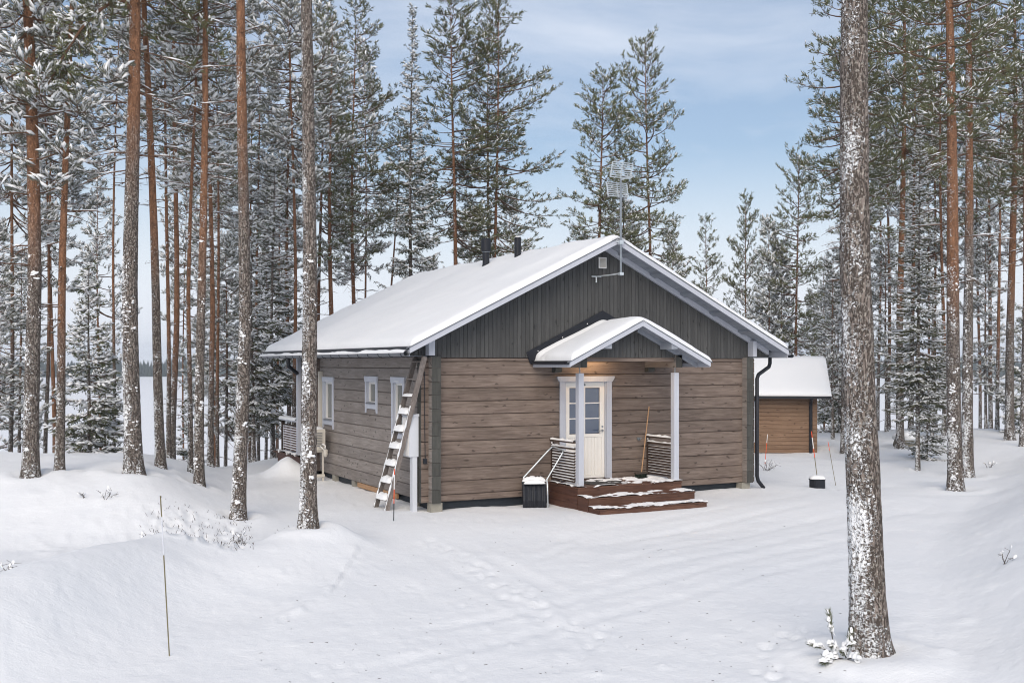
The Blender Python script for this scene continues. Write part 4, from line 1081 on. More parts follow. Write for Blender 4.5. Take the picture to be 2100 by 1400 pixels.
def pine_crown(seed, L, R, snow=(.75, .20), whorl=.36, per=5, elev=(-8, 48), base_open=.25, droop=.10, dead=0, nb=10, roundtop=.75, wd=.0175, lump_s=1.0):
    rng = np.random.RandomState(seed)
    seg = []; lump = []; T = []; D = []; Tt = []
    z = .0
    lean_side = rng.uniform(0, 6.28)
    while z < L-.12:
        t = z/L
        for _ in range(max(2, int(round(per*(1-.25*t)*rng.uniform(.65, 1.3))))):
            az = rng.uniform(0, 2*PI)
            prof_ = (1-t)**roundtop*(base_open+(1-base_open)*min(1, t/.28))
            ln = max(.18, R*prof_*rng.uniform(.40, 1.12)*(1+.25*math.cos(az-lean_side)))
            e = math.radians(elev[0]+(elev[1]-elev[0])*t**1.1+rng.normal(0, 9))
            h = np.array([math.cos(az), math.sin(az), 0]); up = np.array([0, 0, 1.]); sd_ = np.array([-h[1], h[0], 0])
            b0 = np.array([0, 0, z+rng.uniform(-.15, .15)]); wob = rng.normal(0, .10)*ln
            K = 6; ss = np.linspace(0, 1, K); cur = (.16 if t > .4 else .12)*ln
            pts = np.array([b0+h*ln*s*math.cos(e)+up*(ln*s*math.sin(e)-droop*(1-t)*ln*4*s*(1-s)*.6+cur*s**2.5)+sd_*wob*math.sin(3*s) for s in ss])
            r0 = .010+.011*ln
            for k in range(K-1): seg.append((pts[k], pts[k+1], r0*(1-.8*ss[k]), r0*(1-.8*ss[k+1])))
            if rng.rand() < snow[0]:
                for k in range(1, K-1):
                    if rng.rand() < .6: lump.append(((pts[k]+pts[k+1])/2+up*r0*.8, pts[k+1]-pts[k], np.linalg.norm(pts[k+1]-pts[k])*.5, r0*1.2+.012, .022))
            ns = max(3, int(ln/.155))
            for i in range(ns):
                s = 1-.64*(1-(i+rng.uniform(0, .9))/ns)**1.1; s = min(s, 1); x = s*(K-1); a = min(int(x), K-2); p = pts[a]+(pts[a+1]-pts[a])*(x-a); dr = unit(pts[a+1]-pts[a])
                sgn = (-1)**i; sl_ = (.24+.36*ln*.5*(1-.55*s))*rng.uniform(.6, 1.3)
                if i == ns-1: q = dr
                else: q = unit(dr*rng.uniform(.3, .9)+sd_*sgn*rng.uniform(.3, 1.0)+up*rng.uniform(-.30, .75))
                e_ = p+q*sl_; seg.append((p, e_, .0065, .004))
                nt = max(2, int(sl_/.125))
                for k in range(nt):
                    u_ = .35+.65*(k+rng.rand())/nt
                    T.append(p+q*sl_*u_+rng.normal(0, .025, 3)); D.append(q*.8+up*.40+rng.normal(0, .42, 3)); Tt.append(t)
        z += whorl*rng.uniform(.7, 1.25)*(1-.35*t)
    for _ in range(dead):                                      # bare dead limbs below the live crown
        az = rng.uniform(0, 6.28); z = -rng.uniform(.2, L*.35); ln = rng.uniform(.4, 1.3); h = np.array([math.cos(az), math.sin(az), rng.uniform(-.35, .1)])
        p = np.array([0, 0, z]); m_ = p+h*ln*.55; q = m_+h*ln*.5+np.array([0, 0, -.10*ln]); seg.append((p, m_, .014, .010)); seg.append((m_, q, .010, .004))
        for _ in range(3):
            s = rng.uniform(.2, 1); b = p+(q-p)*s; seg.append((b, b+unit(rng.normal(size=3)+h)*rng.uniform(.1, .35), .006, .003))
        lump.append((m_+np.array([0, 0, .015]), h, ln*.3, .02, .018))
    T, D, Tt = np.array(T), np.array(D), np.array(Tt)
    A = [np.array([s[k] for s in seg]) for k in range(4)]
    parts = [(*prisms(*A), 0), (*blades(T, D, nb, .165, wd, .50, rng), 1)]
    ps_ = snow[0]+(snow[1]-snow[0])*np.clip(Tt*1.15, 0, 1); pick = rng.rand(len(T)) < ps_; c = T[pick]
    k = len(c); sz = (lump_s if lump_s > 1.1 else .82)*rng.uniform(.6, 1.4, (k, 1))
    parts.append((*octas(c+D[pick]*.05+np.array([0, 0, .035]), D[pick], .100*sz, .036*sz, .028*sz, rng), 2))
    if lump:
        B = [np.array([l[i] for l in lump]) for i in range(5)]
        parts.append((*octas(B[0], B[1], B[2][:, None], B[3][:, None], B[4][:, None], rng), 2))
    return join(parts, 'crown', [M['branch'], M['needle_frost'] if lump_s > 1.1 else M['needle'], M['snow_clump']])
def spruce_crown(seed, L, R, snow=.6, whorl=.30, per=7, nb=7, low=0.0, power=.85):
    rng = np.random.RandomState(seed); seg = []; lump = []; T = []; D = []; S = []
    z = low
    up = np.array([0, 0, 1.])
    while z < L-.1:
        t = z/L
        for _ in range(max(3, int(per*(1-.45*t)*rng.uniform(.7, 1.2)))):
            az = rng.uniform(0, 2*PI); ln = max(.12, R*(1-t)**power*rng.uniform(.6, 1.12)*(.75+.25*min(1, t/.12)))
            e = math.radians(-24+62*t**1.3+rng.normal(0, 6)); h = np.array([math.cos(az), math.sin(az), 0]); sd_ = np.array([-h[1], h[0], 0])
            b0 = np.array([0, 0, z+rng.uniform(-.1, .1)]); K = 5; ss = np.linspace(0, 1, K)
            pts = np.array([b0+h*ln*s*math.cos(e)+up*(ln*s*math.sin(e)+.22*ln*s**3-.10*ln*s*(1-s)) for s in ss])
            for k in range(K-1): seg.append((pts[k], pts[k+1], .005+.008*ln*(1-ss[k]), .004+.008*ln*(1-ss[k+1])))
            n = max(3, int(ln/.085))
            for i in range(n):
                s = .15+.85*(i+rng.rand())/n; x = min(s, .999)*(K-1); a = int(x); p = pts[a]+(pts[a+1]-pts[a])*(x-a); dr = unit(pts[a+1]-pts[a])
                sgn = (-1)**i; sl_ = (.10+.30*ln*(1-.75*s))*rng.uniform(.6, 1.2); sl_ = min(sl_, .6)
                q = unit(dr*.8+sd_*sgn*.8+up*rng.uniform(-.55, -.05)); seg.append((p, p+q*sl_, .005, .003))
                for k in range(max(1, int(sl_/.09))):
                    c = p+q*sl_*(k+rng.rand())/max(1, int(sl_/.09)); T.append(c+rng.normal(0, .015, 3)); D.append(q+up*rng.uniform(-.7, .05)); S.append(s)
                if rng.rand() < snow: lump.append((p+q*sl_*.5+up*.028, q, sl_*.55+.03, .045, .035))
            if rng.rand() < snow:
                for k in range(1, K-1): lump.append(((pts[k]+pts[k+1])/2+up*.03, pts[k+1]-pts[k], np.linalg.norm(pts[k+1]-pts[k])*.62, .05+.02*ln, .045))
        z += whorl*rng.uniform(.75, 1.2)*(1-.3*t)
    T, D = np.array(T), np.array(D)
    A = [np.array([s[k] for s in seg]) for k in range(4)]; B = [np.array([l[i] for l in lump]) for i in range(5)]
    parts = [(*prisms(*A), 0), (*blades(T, D, nb, .10, .018, .75, rng), 1), (*octas(B[0], B[1], B[2][:, None], B[3][:, None], B[4][:, None], rng), 2)]
    pick = rng.rand(len(T)) < snow*.45; c = T[pick]; k = len(c); sz = rng.uniform(.6, 1.3, (k, 1))
    parts.append((*octas(c+up*.03, D[pick], .07*sz, .04*sz, .03*sz, rng), 2))
    return join(parts, 'crown', [M['branch'], M['needle_spruce'], M['snow_clump']])
VAR = {
 'A': (pine_crown(1, 10, 2.1, (.74, .22), dead=14, whorl=.36, per=4, base_open=.45, roundtop=.6), 10), 'B': (pine_crown(2, 9, 1.9, (.78, .26), dead=10, elev=(-14, 40), whorl=.36, per=4, base_open=.5, roundtop=.6), 9),
 'C': (pine_crown(3, 11, 2.4, (.70, .16), whorl=.40, per=4, dead=12, roundtop=.55, base_open=.5), 11), 'D': (pine_crown(4, 8.5, 1.75, (.74, .20), elev=(-12, 36), roundtop=.48, base_open=.8, whorl=.34, per=5), 8.5),
 'E': (pine_crown(5, 10, 2.9, (.72, .16), whorl=.42, per=4, elev=(-14, 34), roundtop=.48, dead=8, base_open=.6), 10),
 'F': (pine_crown(6, 9, 2.0, (.97, .75), elev=(-18, 30), droop=.22, dead=10, base_open=.5, lump_s=1.45, per=4, whorl=.40), 9), 'G': (pine_crown(7, 8, 1.8, (.97, .70), elev=(-22, 28), droop=.25, per=4, whorl=.38, base_open=.6, lump_s=1.45, dead=8), 8),
 'H': (pine_crown(21, 9.5, 2.0, (.96, .72), elev=(-14, 32), droop=.20, dead=12, base_open=.4, lump_s=1.35, per=4, whorl=.36, roundtop=.6), 9.5),
 'I': (pine_crown(22, 7.5, 1.6, (.97, .80), elev=(-26, 24), droop=.28, per=5, whorl=.34, base_open=.8, lump_s=1.45, dead=4, roundtop=.9), 7.5),
 'J': (pine_crown(23, 9.0, 2.0, (.72, .20), elev=(-16, 34), roundtop=.42, base_open=.7, whorl=.35, per=5, dead=10), 9.0),
 'K': (pine_crown(24, 10.5, 2.2, (.80, .26), elev=(-10, 30), roundtop=.5, base_open=.35, whorl=.40, per=4, dead=16), 10.5),
 'S': (spruce_crown(11, 15, 1.75, .50), 15), 'U': (spruce_crown(12, 8, 1.35, .72), 8), 'V': (spruce_crown(13, 4.6, .95, .62, whorl=.22), 4.6)}
def trunk_mesh(H_, r0, lean, seed, near=0, stump=1.0):
    """tapered, slightly crooked stem; near > 0 gives rough bark relief"""
    rng = np.random.RandomState(seed); n = {0: 9, 1: 20, 2: 64}[near]
    zs_ = [-.6, -.05]
    step = {0: .6, 1: .22, 2: .045}[near]
    zz_ = 0.0; lim = H_ if near < 2 else min(H_, 10.5)
    while zz_ < lim: zs_.append(zz_); zz_ += step if near < 2 or zz_ < 10 else .4
    if near == 2:
        while zz_ < H_: zs_.append(zz_); zz_ += .8
    zs_.append(H_); zs_ = np.array(zs_)
    t = np.clip(zs_/H_, 0, 1); amp = rng.uniform(.03, .10); ph = rng.uniform(0, 6)
    off = np.stack([lean[0]*zs_+amp*np.sin(zs_*.33+ph)*np.minimum(1, zs_/4), lean[1]*zs_+amp*.6*np.cos(zs_*.27+ph*2)*np.minimum(1, zs_/4)], -1)
    rad = r0*((1-t)**.85*.92+.04)*(1+.36*stump*np.exp(-np.maximum(zs_, 0)/.30))
    an = 2*PI*np.arange(n)/n; A_, Z_ = np.meshgrid(an, zs_); Rr = np.repeat(rad[:, None], n, 1)
    if near:
        k = 2.0/r0 if near == 2 else 1.2/r0
        cx, sy = np.cos(A_), np.sin(A_)
        nz = fbm(cx*r0*k*4+seed, sy*r0*k*4+Z_*2.2, seed, 4, .6)+.6*fbm(cx*r0*k*9+Z_*5, sy*r0*k*9-Z_*4, seed+3, 3, .6)
        Rr = Rr*(1+(.075 if near == 2 else .05)*nz)*(1+.03*np.cos(A_*3+seed+Z_*.4))
        Rr = Rr+.10*r0*stump*np.exp(-np.maximum(Z_, 0)/.2)*np.cos(A_*5+seed)
    v = np.stack([off[:, 0:1]+Rr*np.cos(A_), off[:, 1:2]+Rr*np.sin(A_), Z_], -1).reshape(-1, 3)
    m = len(zs_); i, j = np.meshgrid(np.arange(m-1), np.arange(n), indexing='ij'); j2 = (j+1) % n
    f = np.stack([i*n+j, i*n+j2, (i+1)*n+j2, (i+1)*n+j], -1).reshape(-1, 4)
    f2 = lambda zc: (float(np.interp(zc, zs_, off[:, 0])), float(np.interp(zc, zs_, off[:, 1])), float(np.interp(zc, zs_, rad)))
    return v, f, f2
def stuck_snow(f2, zmax, count, seed, r0):
    """lumps of wind-packed snow stuck to the windward side of a stem"""
    rng = np.random.RandomState(seed); mb = MB(); wa = math.atan2(-FY*.55-RY*.75, -FX*.55-RX*.75)
    for q_ in range(int(count*1.6)):
        if q_ % 7 == 0: zc = zmax*rng.rand()**1.7; ac = wa+rng.normal(0, .9)
        z = max(.02, zc+rng.normal(0, .07)); a = ac+rng.normal(0, .05/max(r0, .08)); ox, oy, r_ = f2(z); s_ = .007+.030*rng.rand()**2.2; w2 = s_*rng.uniform(.7, 1.7); h = s_*rng.uniform(.5, 1.1)
        nrm = Vector((math.cos(a), math.sin(a), 0)); tg = Vector((-nrm.y, nrm.x, 0)); c = Vector((ox, oy, z))+nrm*r_*.985; o = len(mb.v); th = .008+.22*s_
        mb.v.append(tuple(c+nrm*th+Vector((0, 0, -.15*h))))
        for (fr, q) in ((.62, .72), (1, -.15)):
            for k in range(8):
                b = k*PI/4+.3; jx = rng.uniform(.45, 1.5); mb.v.append(tuple(c+tg*w2*fr*jx*math.cos(b)+Vector((0, 0, 1))*h*fr*jx*math.sin(b)+nrm*th*q))
        for k in range(8):
            mb.f.append((o, o+1+k, o+1+(k+1) % 8)); mb.m.append(0)
            mb.f.append((o+1+k, o+9+k, o+9+(k+1) % 8, o+1+(k+1) % 8)); mb.m.append(0)
    return mb
tree_n = [0]
def tree(kind, px, d, px_top, H_, diam, cb, var, bark, label, group, near=0, crown_len=None, wide=1.0, zg=None, snow_n=0, stump=1.0, ytop=None):
    """px at the foot, px_top where the stem crosses the top edge of the photograph; H_ height; cb crown base above ground"""
    tree_n[0] += 1; seed = tree_n[0]*7+3
    x, y = P(px, d); z0 = (ground(x, y) if zg is None else zg)
    cb = cb if ytop is None else cb+(zat(ytop, d)-z0-H_)*.5
    H_ = H_ if ytop is None else zat(ytop, d)-z0
    ztop = CAMZ+HOR*d/FPX; k = (px_top-px)/FPX*d/(ztop-z0); lean = (RX*k, RY*k)
    nm = {'pine': 'pine_tree', 'spruce': 'spruce_tree'}[kind]
    t = thing(nm, label, 'tree', (x, y, z0), group, local=True)
    v, f, f2 = trunk_mesh(H_, diam/2, lean, seed, near, stump)
    link('trunk', npmesh('trunk', v, f, [M[bark]], smooth=True), t)
    me, L = VAR[var]
    c = link('crown', me, t); ox, oy, _ = f2(cb); tx, ty, _ = f2(H_)
    cl = crown_len or (H_-cb); s_ = cl/L*1.01
    ax = Vector((tx-ox, ty-oy, H_-cb)).normalized(); rz = random.uniform(0, 2*PI)
    q = Vector((0, 0, 1)).rotation_difference(ax)
    c.location = (ox, oy, cb); c.rotation_mode = 'QUATERNION'; c.rotation_quaternion = q @ Matrix.Rotation(rz, 3, 'Z').to_quaternion()
    sw = s_**.5*wide; c.scale = (sw, sw, s_)
    if snow_n: tag(stuck_snow(f2, 4.5 if near == 2 else 5.5, snow_n, seed, diam/2).build('trunk_snow', M['snow_clump'], t, True), kind='stuff')
    return t
GL, GH, GR, GS = 'pines in the front row left of the cottage', 'trees behind the cottage', 'trees on the right beyond the shed', 'young spruces'
# front rows, left
tree('pine', 64, 21.6, 58, 20, .33, 8.3, 'F', 'bark_low', 'stout orange-brown pine nearest the left edge, front row', GL, 1, wide=1.1, snow_n=90)
tree('pine', 122, 22.0, 147, 15, .20, 6.2, 'F', 'bark_orange', 'slender red-brown pine leaning right beside the stout leftmost pine', GL, 1)
T3 = tree('pine', 275, 22.0, 268, 21, .37, 9.6, 'A', 'bark_mid', 'thick grey pine with a snow-plastered foot and a long drooping limb', GL, 2, snow_n=260)
tree('pine', 330, 24.2, 294, 19, .23, 9.5, 'H', 'bark_low', 'orange pine leaning left just behind the thick snow-plastered pine', GL, 1)
tree('pine', 408, 23.4, 418, 18, .23, 9.4, 'A', 'bark_low', 'straight orange pine with snowy foot midway between the frame edge and cottage', GL, 1, snow_n=120)
tree('pine', 391, 25.6, 402, 15, .13, 7.5, 'F', 'bark_orange', 'thin pine pressed close to the left of the straight orange pine', GL, 0)
tree('pine', 432, 29.0, 424, 17, .17, 8.0, 'G', 'bark_orange', 'dark orange slim pine right of the straight orange pine', GL, 0)
tree('pine', 488, 20.4, 502, 20, .28, 11, 'C', 'bark_mid', 'crooked pine, grey below and orange above, second trunk left of the cottage', GL, 2, snow_n=100)
tree('pine', 632, 17.3, 630, 20, .28, 12, 'A', 'bark_grey', 'grey pine trunk standing in front of the cottage side wall', GL, 2, snow_n=110)
# the big trunk on the right
tree('pine', 1783, 11.15, 1757, 21, .375, 12.5, 'C', 'bark_grey', 'largest grey pine trunk in the right foreground', None, 2, snow_n=0)
# right
tree('pine', 1960, 25.8, 1944, 20, .37, 9.0, 'C', 'bark_low', 'thick orange pine with snow-streaked foot, right of the big trunk', GR, 1, snow_n=140)
tree('pine', 1985, 29.0, 1986, 20, .32, 10, 'B', 'bark_mid', 'grey-brown pine directly behind the thick orange pine on the right', GR, 1, snow_n=90)
tree('pine', 2071, 38.5, 2080, 20, .33, 9.0, 'J', 'bark_low', 'pine on the right-hand rise near the right edge', GR, 1)
tree('pine', 1846, 36.5, 1852, 20, .28, 9.5, 'E', 'bark_low', 'orange pine just right of the big trunk', GR, 1)
tree('pine', 1732, 36.0, 1730, 19, .27, 8.4, 'J', 'bark_low', 'red-brown pine with wide boughs just left of the big trunk', GR, 1)
tree('pine', 1748, 42.0, 1752, 17, .20, 8.0, 'B', 'bark_orange', 'slim pine half hidden by the big trunk', GR, 0)
tree('spruce', 1882, 31.0, 1886, 11.2, .14, 2.2, 'S', 'bark_spruce', 'slender spruce with snow-laden boughs between the right-hand pines', GR, 1, wide=.98, ytop=238)
tree('pine', 1936, 41, 1930, 17, .17, 8, 'B', 'bark_orange', 'thin orange pine left of the thick orange pine on the right', GR, 0)
tree('pine', 2098, 36, 2106, 18, .22, 7.5, 'B', 'bark_low', 'pine cut by the right edge of the view', GR, 0)
# behind the cottage
tree('pine', 685, 40, 677, 17.6, .24, 8.0, 'B', 'bark_orange', 'orange pine behind the left end of the cottage roof, nearer the grey trunk', GH, 0, ytop=30)
tree('pine', 728, 43, 726, 19.4, .23, 8.5, 'K', 'bark_orange', 'orange pine behind the left roof slope, second from the grey trunk', GH, 0, wide=1.15, ytop=18)
tree('pine', 785, 46, 832, 14.0, .16, 10.0, 'D', 'bark_orange', 'thin leaning pine behind the left roof slope', GH, 0, ytop=250)
tree('spruce', 846, 42, 843, 18.5, .22, 2.5, 'S', 'bark_spruce', 'tall dark spruce behind the left roof slope', GH, 0, ytop=20)
tree('pine', 935, 44, 927, 19.9, .26, 9.2, 'D', 'bark_orange', 'tall orange pine behind the roof, left of the flues', GH, 0, wide=1.35, ytop=-12)
tree('pine', 1001, 47, 1003, 18.6, .22, 8.6, 'K', 'bark_orange', 'left stem of the twin pines behind the flues', GH, 0, ytop=15)
tree('pine', 1010, 45, 1022, 19.6, .22, 8.6, 'E', 'bark_orange', 'right stem of the twin pines behind the flues, widest crown', GH, 0, wide=1.05, ytop=3)
tree('pine', 1232, 48, 1233, 17.6, .26, 7.6, 'D', 'bark_orange', 'orange pine behind the ridge just left of the aerial', GH, 0, wide=1.25, ytop=150)
tree('pine', 1340, 50, 1322, 19.4, .24, 8.0, 'J', 'bark_orange', 'slim pine behind the ridge just right of the aerial', GH, 0, wide=1.05, ytop=90)
tree('pine', 1447, 76, 1447, 17.5, .22, 6.5, 'B', 'bark_orange', 'small far pine above the right eave, left one of three', GH, 0, ytop=450)
tree('pine', 1530, 70, 1528, 18.0, .24, 5.5, 'A', 'bark_orange', 'far pine above the right eave, middle one of three', GH, 0, ytop=405)
tree('pine', 1633, 60, 1637, 19.6, .25, 7.5, 'J', 'bark_orange', 'tallest far pine above the right eave, right one of three', GH, 0, wide=1.1, ytop=320)
# young spruces by the water
tree('spruce', 183, 29.5, 186, 5.2, .12, .15, 'V', 'bark_spruce', 'small snowy spruce between the two left front pine groups', GS, 0, wide=1.25)
tree('spruce', 214, 33.0, 214, 4.0, .10, .05, 'V', 'bark_spruce', 'smaller spruce just right of the small snowy spruce', GS, 0, wide=1.1)
tree('spruce', 560, 36.5, 562, 10.2, .17, 1.6, 'U', 'bark_spruce', 'snow-laden spruce beside the terrace', GS, 0, wide=1.2)
tree('spruce', 520, 34.0, 522, 8.0, .15, 1.3, 'U', 'bark_spruce', 'snow-laden spruce left of the one beside the terrace', GS, 0, wide=.95)
tree('spruce', 1900, 33.5, 1900, 2.6, .07, .1, 'V', 'bark_spruce', 'little snow-bent spruce below the slender spruce on the right', GS, 0, wide=1.1)
# the forest behind: every stem an individual
ORD = ['first', 'second', 'third', 'fourth', 'fifth', 'sixth', 'seventh', 'eighth', 'ninth', 'tenth', 'eleventh', 'twelfth', 'thirteenth', 'fourteenth', 'fifteenth', 'sixteenth', 'seventeenth', 'eighteenth', 'nineteenth', 'twentieth',
       'twenty-first', 'twenty-second', 'twenty-third', 'twenty-fourth', 'twenty-fifth', 'twenty-sixth', 'twenty-seventh', 'twenty-eighth', 'twenty-ninth', 'thirtieth', 'thirty-first', 'thirty-second', 'thirty-third', 'thirty-fourth', 'thirty-fifth', 'thirty-sixth', 'thirty-seventh', 'thirty-eighth', 'thirty-ninth', 'fortieth']
FR = random.Random(21)
def forest(pxs, dlo, dhi, hlo, hhi, frac, what, group):
    for k, px in enumerate(sorted(pxs)):
        d = FR.uniform(dlo, dhi); H_ = FR.uniform(hlo, hhi); cb = H_*FR.uniform(*frac)
        tree('pine', px, d, px+FR.uniform(-12, 12), H_, FR.uniform(.12, .22), cb, FR.choice('FGHIK'), FR.choice(['bark_low', 'bark_orange', 'bark_orange']),
             '%s, %s from the left' % (what, ORD[k]), group, 0, wide=FR.uniform(.95, 1.25))
forest([-60, 20, 92, 232, 345, 352, 447, 530, 592, 604], 29, 40, 15, 20, (.46, .62), 'slim snow-dusted pine in the nearer background left of the cottage', 'nearer background pines on the left')
forest([-30, 110, 205, 375, 440, 510, 570, 655, 752], 42, 56, 17, 22, (.42, .56), 'far snow-dusted pine beyond the shore bank on the left', 'farther background pines on the left')
forest([880, 960, 1045, 1085, 1180, 1275, 1375], 54, 66, 13.5, 16, (.25, .40), 'low far pine crown showing over the cottage roof', 'far pines over the roof')
forest([1480, 1575, 1600, 1665, 1690, 1712], 60, 78, 12, 16.5, (.25, .40), 'far pine between the cottage eave and the big trunk', 'far pines above the shed')
forest([1772, 1800, 1822, 1868, 1905, 1920, 2010, 2032, 2045, 2120, 2150], 44, 60, 16, 21, (.42, .58), 'background pine right of the big trunk', 'background pines on the right')
# young growth between the stems by the shore
def young(spots, what, group):
    for k, (kind, px, d, H_, var, wide) in enumerate(spots):
        tree(kind, px, d, px+FR.uniform(-5, 5), H_, .05+.011*H_, H_*(.04 if var == 'V' else .16 if var == 'U' else .24), var, 'bark_spruce' if kind == 'spruce' else 'bark_low',
             '%s, %s from the left' % (what, ORD[k]), group, 0, wide=wide)
young([('pine', -8, 33, 7.5, 'I', 1.15), ('pine', 40, 37, 8.5, 'G', 1.1), ('spruce', 386, 41, 5.0, 'V', 1.2), ('pine', 462, 36, 8.0, 'I', 1.15), ('pine', 545, 42, 9.0, 'G', 1.15)],
      'young snowy tree low between the stems left of the cottage', 'young trees by the shore on the left')
young([('pine', 1708, 43, 7.5, 'I', 1.1), ('spruce', 1722, 47, 6.5, 'V', 1.2), ('pine', 1818, 45, 8.0, 'G', 1.1), ('spruce', 1912, 40, 6.0, 'U', 1.1), ('pine', 2022, 50, 9.0, 'I', 1.2), ('spruce', 2094, 42, 5.0, 'V', 1.2)],
      'young snowy tree low between the stems right of the shed', 'young trees by the shore on the right')
# long drooping limb of the thick pine
def long_limb(root, d, pts, rad, seed):
    rng = np.random.RandomState(seed); w = [P(px, d+o_, zat(py, d+o_)) for px, py, o_ in pts]; base = root.location
    mb = MB(); mb.tube([p-base for p in w], np.linspace(rad, rad*.16, len(w)), 8, cap=False); mb.build('limb', M['branch'], root, True)
    T = []; D = []; seg = []; lump = []
    for k in range(len(w)-1):
        a, b = np.array(w[k]-base), np.array(w[k+1]-base)
        lump.append(((a+b)/2+np.array([0, 0, rad*.5]), b-a, np.linalg.norm(b-a)*.45, .03, .03))
        if k < 2: continue
        for _ in range(10):
            p = a+(b-a)*rng.rand(); q = unit((b-a)/np.linalg.norm(b-a)*.5+rng.normal(0, .55, 3)+np.array([0, 0, -.15])); l = rng.uniform(.3, .8); seg.append((p, p+q*l, .008, .004))
            for j in range(7): T.append(p+q*l*(.3+.7*rng.rand())+rng.normal(0, .04, 3)); D.append(q+np.array([0, 0, .3])+rng.normal(0, .25, 3))
    T, D = np.array(T), np.array(D); A = [np.array([s[k] for s in seg]) for k in range(4)]; B = [np.array([l[i] for l in lump]) for i in range(5)]
    pick = rng.rand(len(T)) < .7; sz = rng.uniform(.6, 1.4, (pick.sum(), 1))
    o = link('limb_foliage', join([(*prisms(*A), 0), (*blades(T, D, 8, .125, .021, .95, rng), 1), (*octas(T[pick]+np.array([0, 0, .035]), D[pick], .085*sz, .045*sz, .034*sz, rng), 2),
              (*octas(B[0], B[1], B[2][:, None], B[3][:, None], B[4][:, None], rng), 2)], 'limb_foliage', [M['branch'], M['needle'], M['snow_clump']]), root)
long_limb(T3, 22.0, [(268, 20, 0), (252, 0, -.2), (225, 6, -.4), (195, 28, -.6), (165, 62, -.8), (130, 115, -.9), (112, 150, -1.0), (95, 178, -1.05)], .052, 4)

# ------------------------------------------------------------------ small plants poking through the snow
def twig_clump(px, py, z, n, hgt, label, cat='shrub', snow_=True, seed=1):
    rng = np.random.RandomState(seed); d = FPX*(CAMZ-z)/(py-HOR); x, y = P(px, d); g = ground(x, y)
    t = thing('dwarf_shrub', label, cat, (x, y, g), 'dwarf shrubs in the snow', local=True); mb = MB(); sn = MB()
    for _ in range(n):
        a = rng.uniform(0, 6.28); l = hgt*rng.uniform(.5, 1.1); e = rng.uniform(.5, 1.3); p = Vector((rng.normal(0, .05), rng.normal(0, .05), -.03)); q = p+Vector((math.cos(a)*math.cos(e), math.sin(a)*math.cos(e), math.sin(e)))*l
        m_ = (p+q)/2+Vector((rng.normal(0, .02), rng.normal(0, .02), .02)); mb.tube([p, m_, q], [.005, .004, .0025], 4, cap=False)
        for _ in range(3):
            s = rng.uniform(.4, 1); b = m_.lerp(q, s); mb.tube([b, b+Vector(rng.normal(0, .5, 3)).normalized()*l*.3], .0025, 3, cap=False)
        if snow_ and rng.rand() < .55: snow_lump(sn, q, q-p+Vector((1e-3, 0, 0)), .07, .05, .03, 4)
    mb.build('twigs', M['twig'], t)
    if sn.f: sn.build('twig_snow', M['snow_clump'], t, True)['kind'] = 'stuff'
twig_clump(12, 1195, .35, 12, .34, 'bare snowy twigs at the left edge above the snow ridge', seed=1)
twig_clump(42, 1175, .35, 7, .22, 'small twig tuft right of the left-edge twigs', seed=2)
twig_clump(171, 1003, .7, 4, .20, 'upright twig on the left bank below the front pines', seed=3)
twig_clump(215, 1015, .6, 6, .26, 'fanned bare twig on the left bank right of the upright twig', seed=4)
twig_clump(292, 1090, .25, 6, .26, 'thin twig left of the snowed-over heather', seed=5)
twig_clump(483, 1110, .1, 9, .30, 'twiggy shrub below the crooked pine', seed=6)
twig_clump(1573, 965, 0.0, 12, .42, 'dried flower stalks in the snow by the cottage corner', seed=7)
twig_clump(2067, 1100, .7, 4, .24, 'bare twig on the right-hand bank', seed=8)
twig_clump(2028, 945, .2, 8, .25, 'little snowy seedling on the right-hand rise', seed=9)
# heather under the snow
rng = np.random.RandomState(8); mb = MB()
for _ in range(420):
    px = rng.uniform(290, 520) if rng.rand() < .75 else rng.uniform(560, 640); py = rng.uniform(1070, 1165) if px < 540 else rng.uniform(1100, 1118)
    r_, d = pg(px, py, .05); x, y = P(px, d); g = ground(x, y); a = rng.uniform(0, 6.28); l = rng.uniform(.02, .085)
    mb.tube([(x, y, g-.02), (x+math.cos(a)*l*.6, y+math.sin(a)*l*.6, g+l*.7)], [.005, .003], 3, cap=False)
tag(mb.build('heather', M['twig']), 'dark heather stems poking through lumpy snow beside the foreground stake', 'heather', kind='stuff')
# pine sapling under the big trunk
d = 10.95; x, y = P(1712, d); g = ground(x, y)
sp = thing('pine_sapling', 'snow-laden pine sapling at the foot of the big right trunk', 'sapling', (x, y, g), local=True)
rng = np.random.RandomState(4); seg = []; T = []; D = []; sn = MB(); st = MB()
def shoot(p, q, cap_, n=14):
    st.tube([p, (Vector(p)+Vector(q))/2, q], [.007, .006, .005], 5, cap=False); ax = np.array(Vector(q)-Vector(p)); ax = ax/np.linalg.norm(ax)
    for k in range(n): T.append(np.array(p)+(np.array(q)-np.array(p))*(.55+.45*k/n)); D.append(ax+rng.normal(0, .25, 3))
    if cap_:
        for k in range(9):
            c_ = Vector(p).lerp(Vector(q), .45+.6*k/9)+Vector(rng.normal(0, .012, 3))+Vector((0, 0, .008)); snow_lump(sn, c_, Vector(ax)+Vector(rng.normal(0, .4, 3)), cap_*rng.uniform(.3, .55), cap_*rng.uniform(.22, .34), cap_*rng.uniform(.14, .24), 6)
LOC = lambda a, b, z: (a*RX+b*FX, a*RY+b*FY, z)
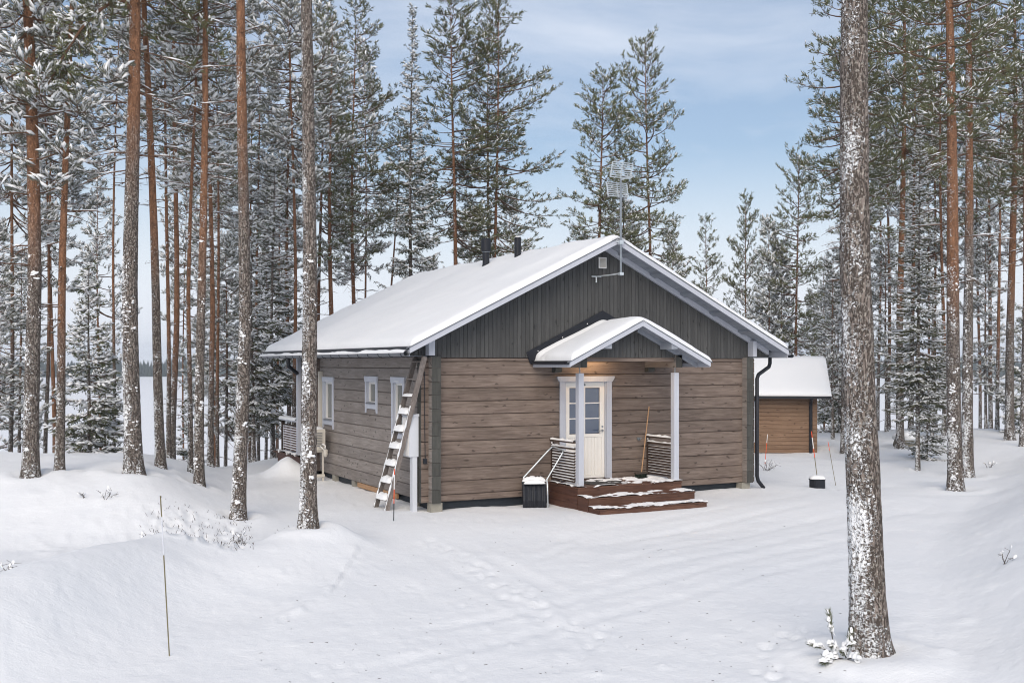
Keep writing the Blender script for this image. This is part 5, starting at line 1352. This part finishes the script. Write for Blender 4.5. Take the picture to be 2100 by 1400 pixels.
shoot(LOC(0, 0, 0), LOC(-.06, 0, .46), .12, 20)
for (a, b, z, a2, b2, z2, c_) in ((.02, 0, .02, -.28, -.05, .15, .16), (.06, 0, .02, .14, -.08, .16, .16), (.1, -.05, 0, .02, -.2, .10, .2), (.05, -.1, 0, -.16, -.22, .06, .2), (.12, -.02, .03, .16, -.02, .26, .10), (0, -.1, 0, -.22, -.30, .02, .16), (.1, -.1, 0, .16, -.25, .06, .2), (.04, 0, .0, -.08, -.12, .16, .2)):
    shoot(LOC(a, b, z), LOC(a2, b2, z2), c_)
st.build('stems', M['twig'], sp); T, D = np.array(T), np.array(D)
link('needles', join([(*blades(T, D, 16, .060, .0028, .6, rng), 0)], 'needles', [M['needle']]), sp)['kind'] = 'stuff'
sn.build('sapling_snow', M['snow_clump'], sp, True)['kind'] = 'stuff'

# ------------------------------------------------------------------ cold hazy air over the lake
HZ = 1500.0
mb = MB(); mb.box(CAMX-HZ, CAMX+HZ, CAMY-HZ, CAMY+HZ, LAKEZ-3.5, 25.0)
hz = mb.build('haze', []); hm = bpy.data.materials.new('haze_air'); hm.use_nodes = True
hn = hm.node_tree.nodes; hn.clear(); ho = hn.new('ShaderNodeOutputMaterial'); hv = hn.new('ShaderNodeVolumePrincipled')
hv.inputs['Color'].default_value = (.80, .88, 1.0, 1); hv.inputs['Density'].default_value = .00048
hm.node_tree.links.new(hv.outputs['Volume'], ho.inputs['Volume']); hz.data.materials.append(hm); tag(hz, kind='stuff')

# fallen needles and bark flakes on the snow of the yard
rng = np.random.RandomState(17); mb = MB()
for _ in range(130):
    px = rng.uniform(520, 1750); py = 1065+330*rng.rand()**.8; r_, d = pg(px, py, 0.0); x, y = P(px, d); g = ground(x, y); a = rng.uniform(0, 6.28); l = rng.uniform(.012, .045)
    mb.tube([(x, y, g+.004), (x+math.cos(a)*l, y+math.sin(a)*l, g+.008)], [.0028, .0016], 3, cap=False)
tag(mb.build('needle_litter', M['twig']), 'scattered dark needles and bark flakes on the yard snow', 'litter', kind='stuff')
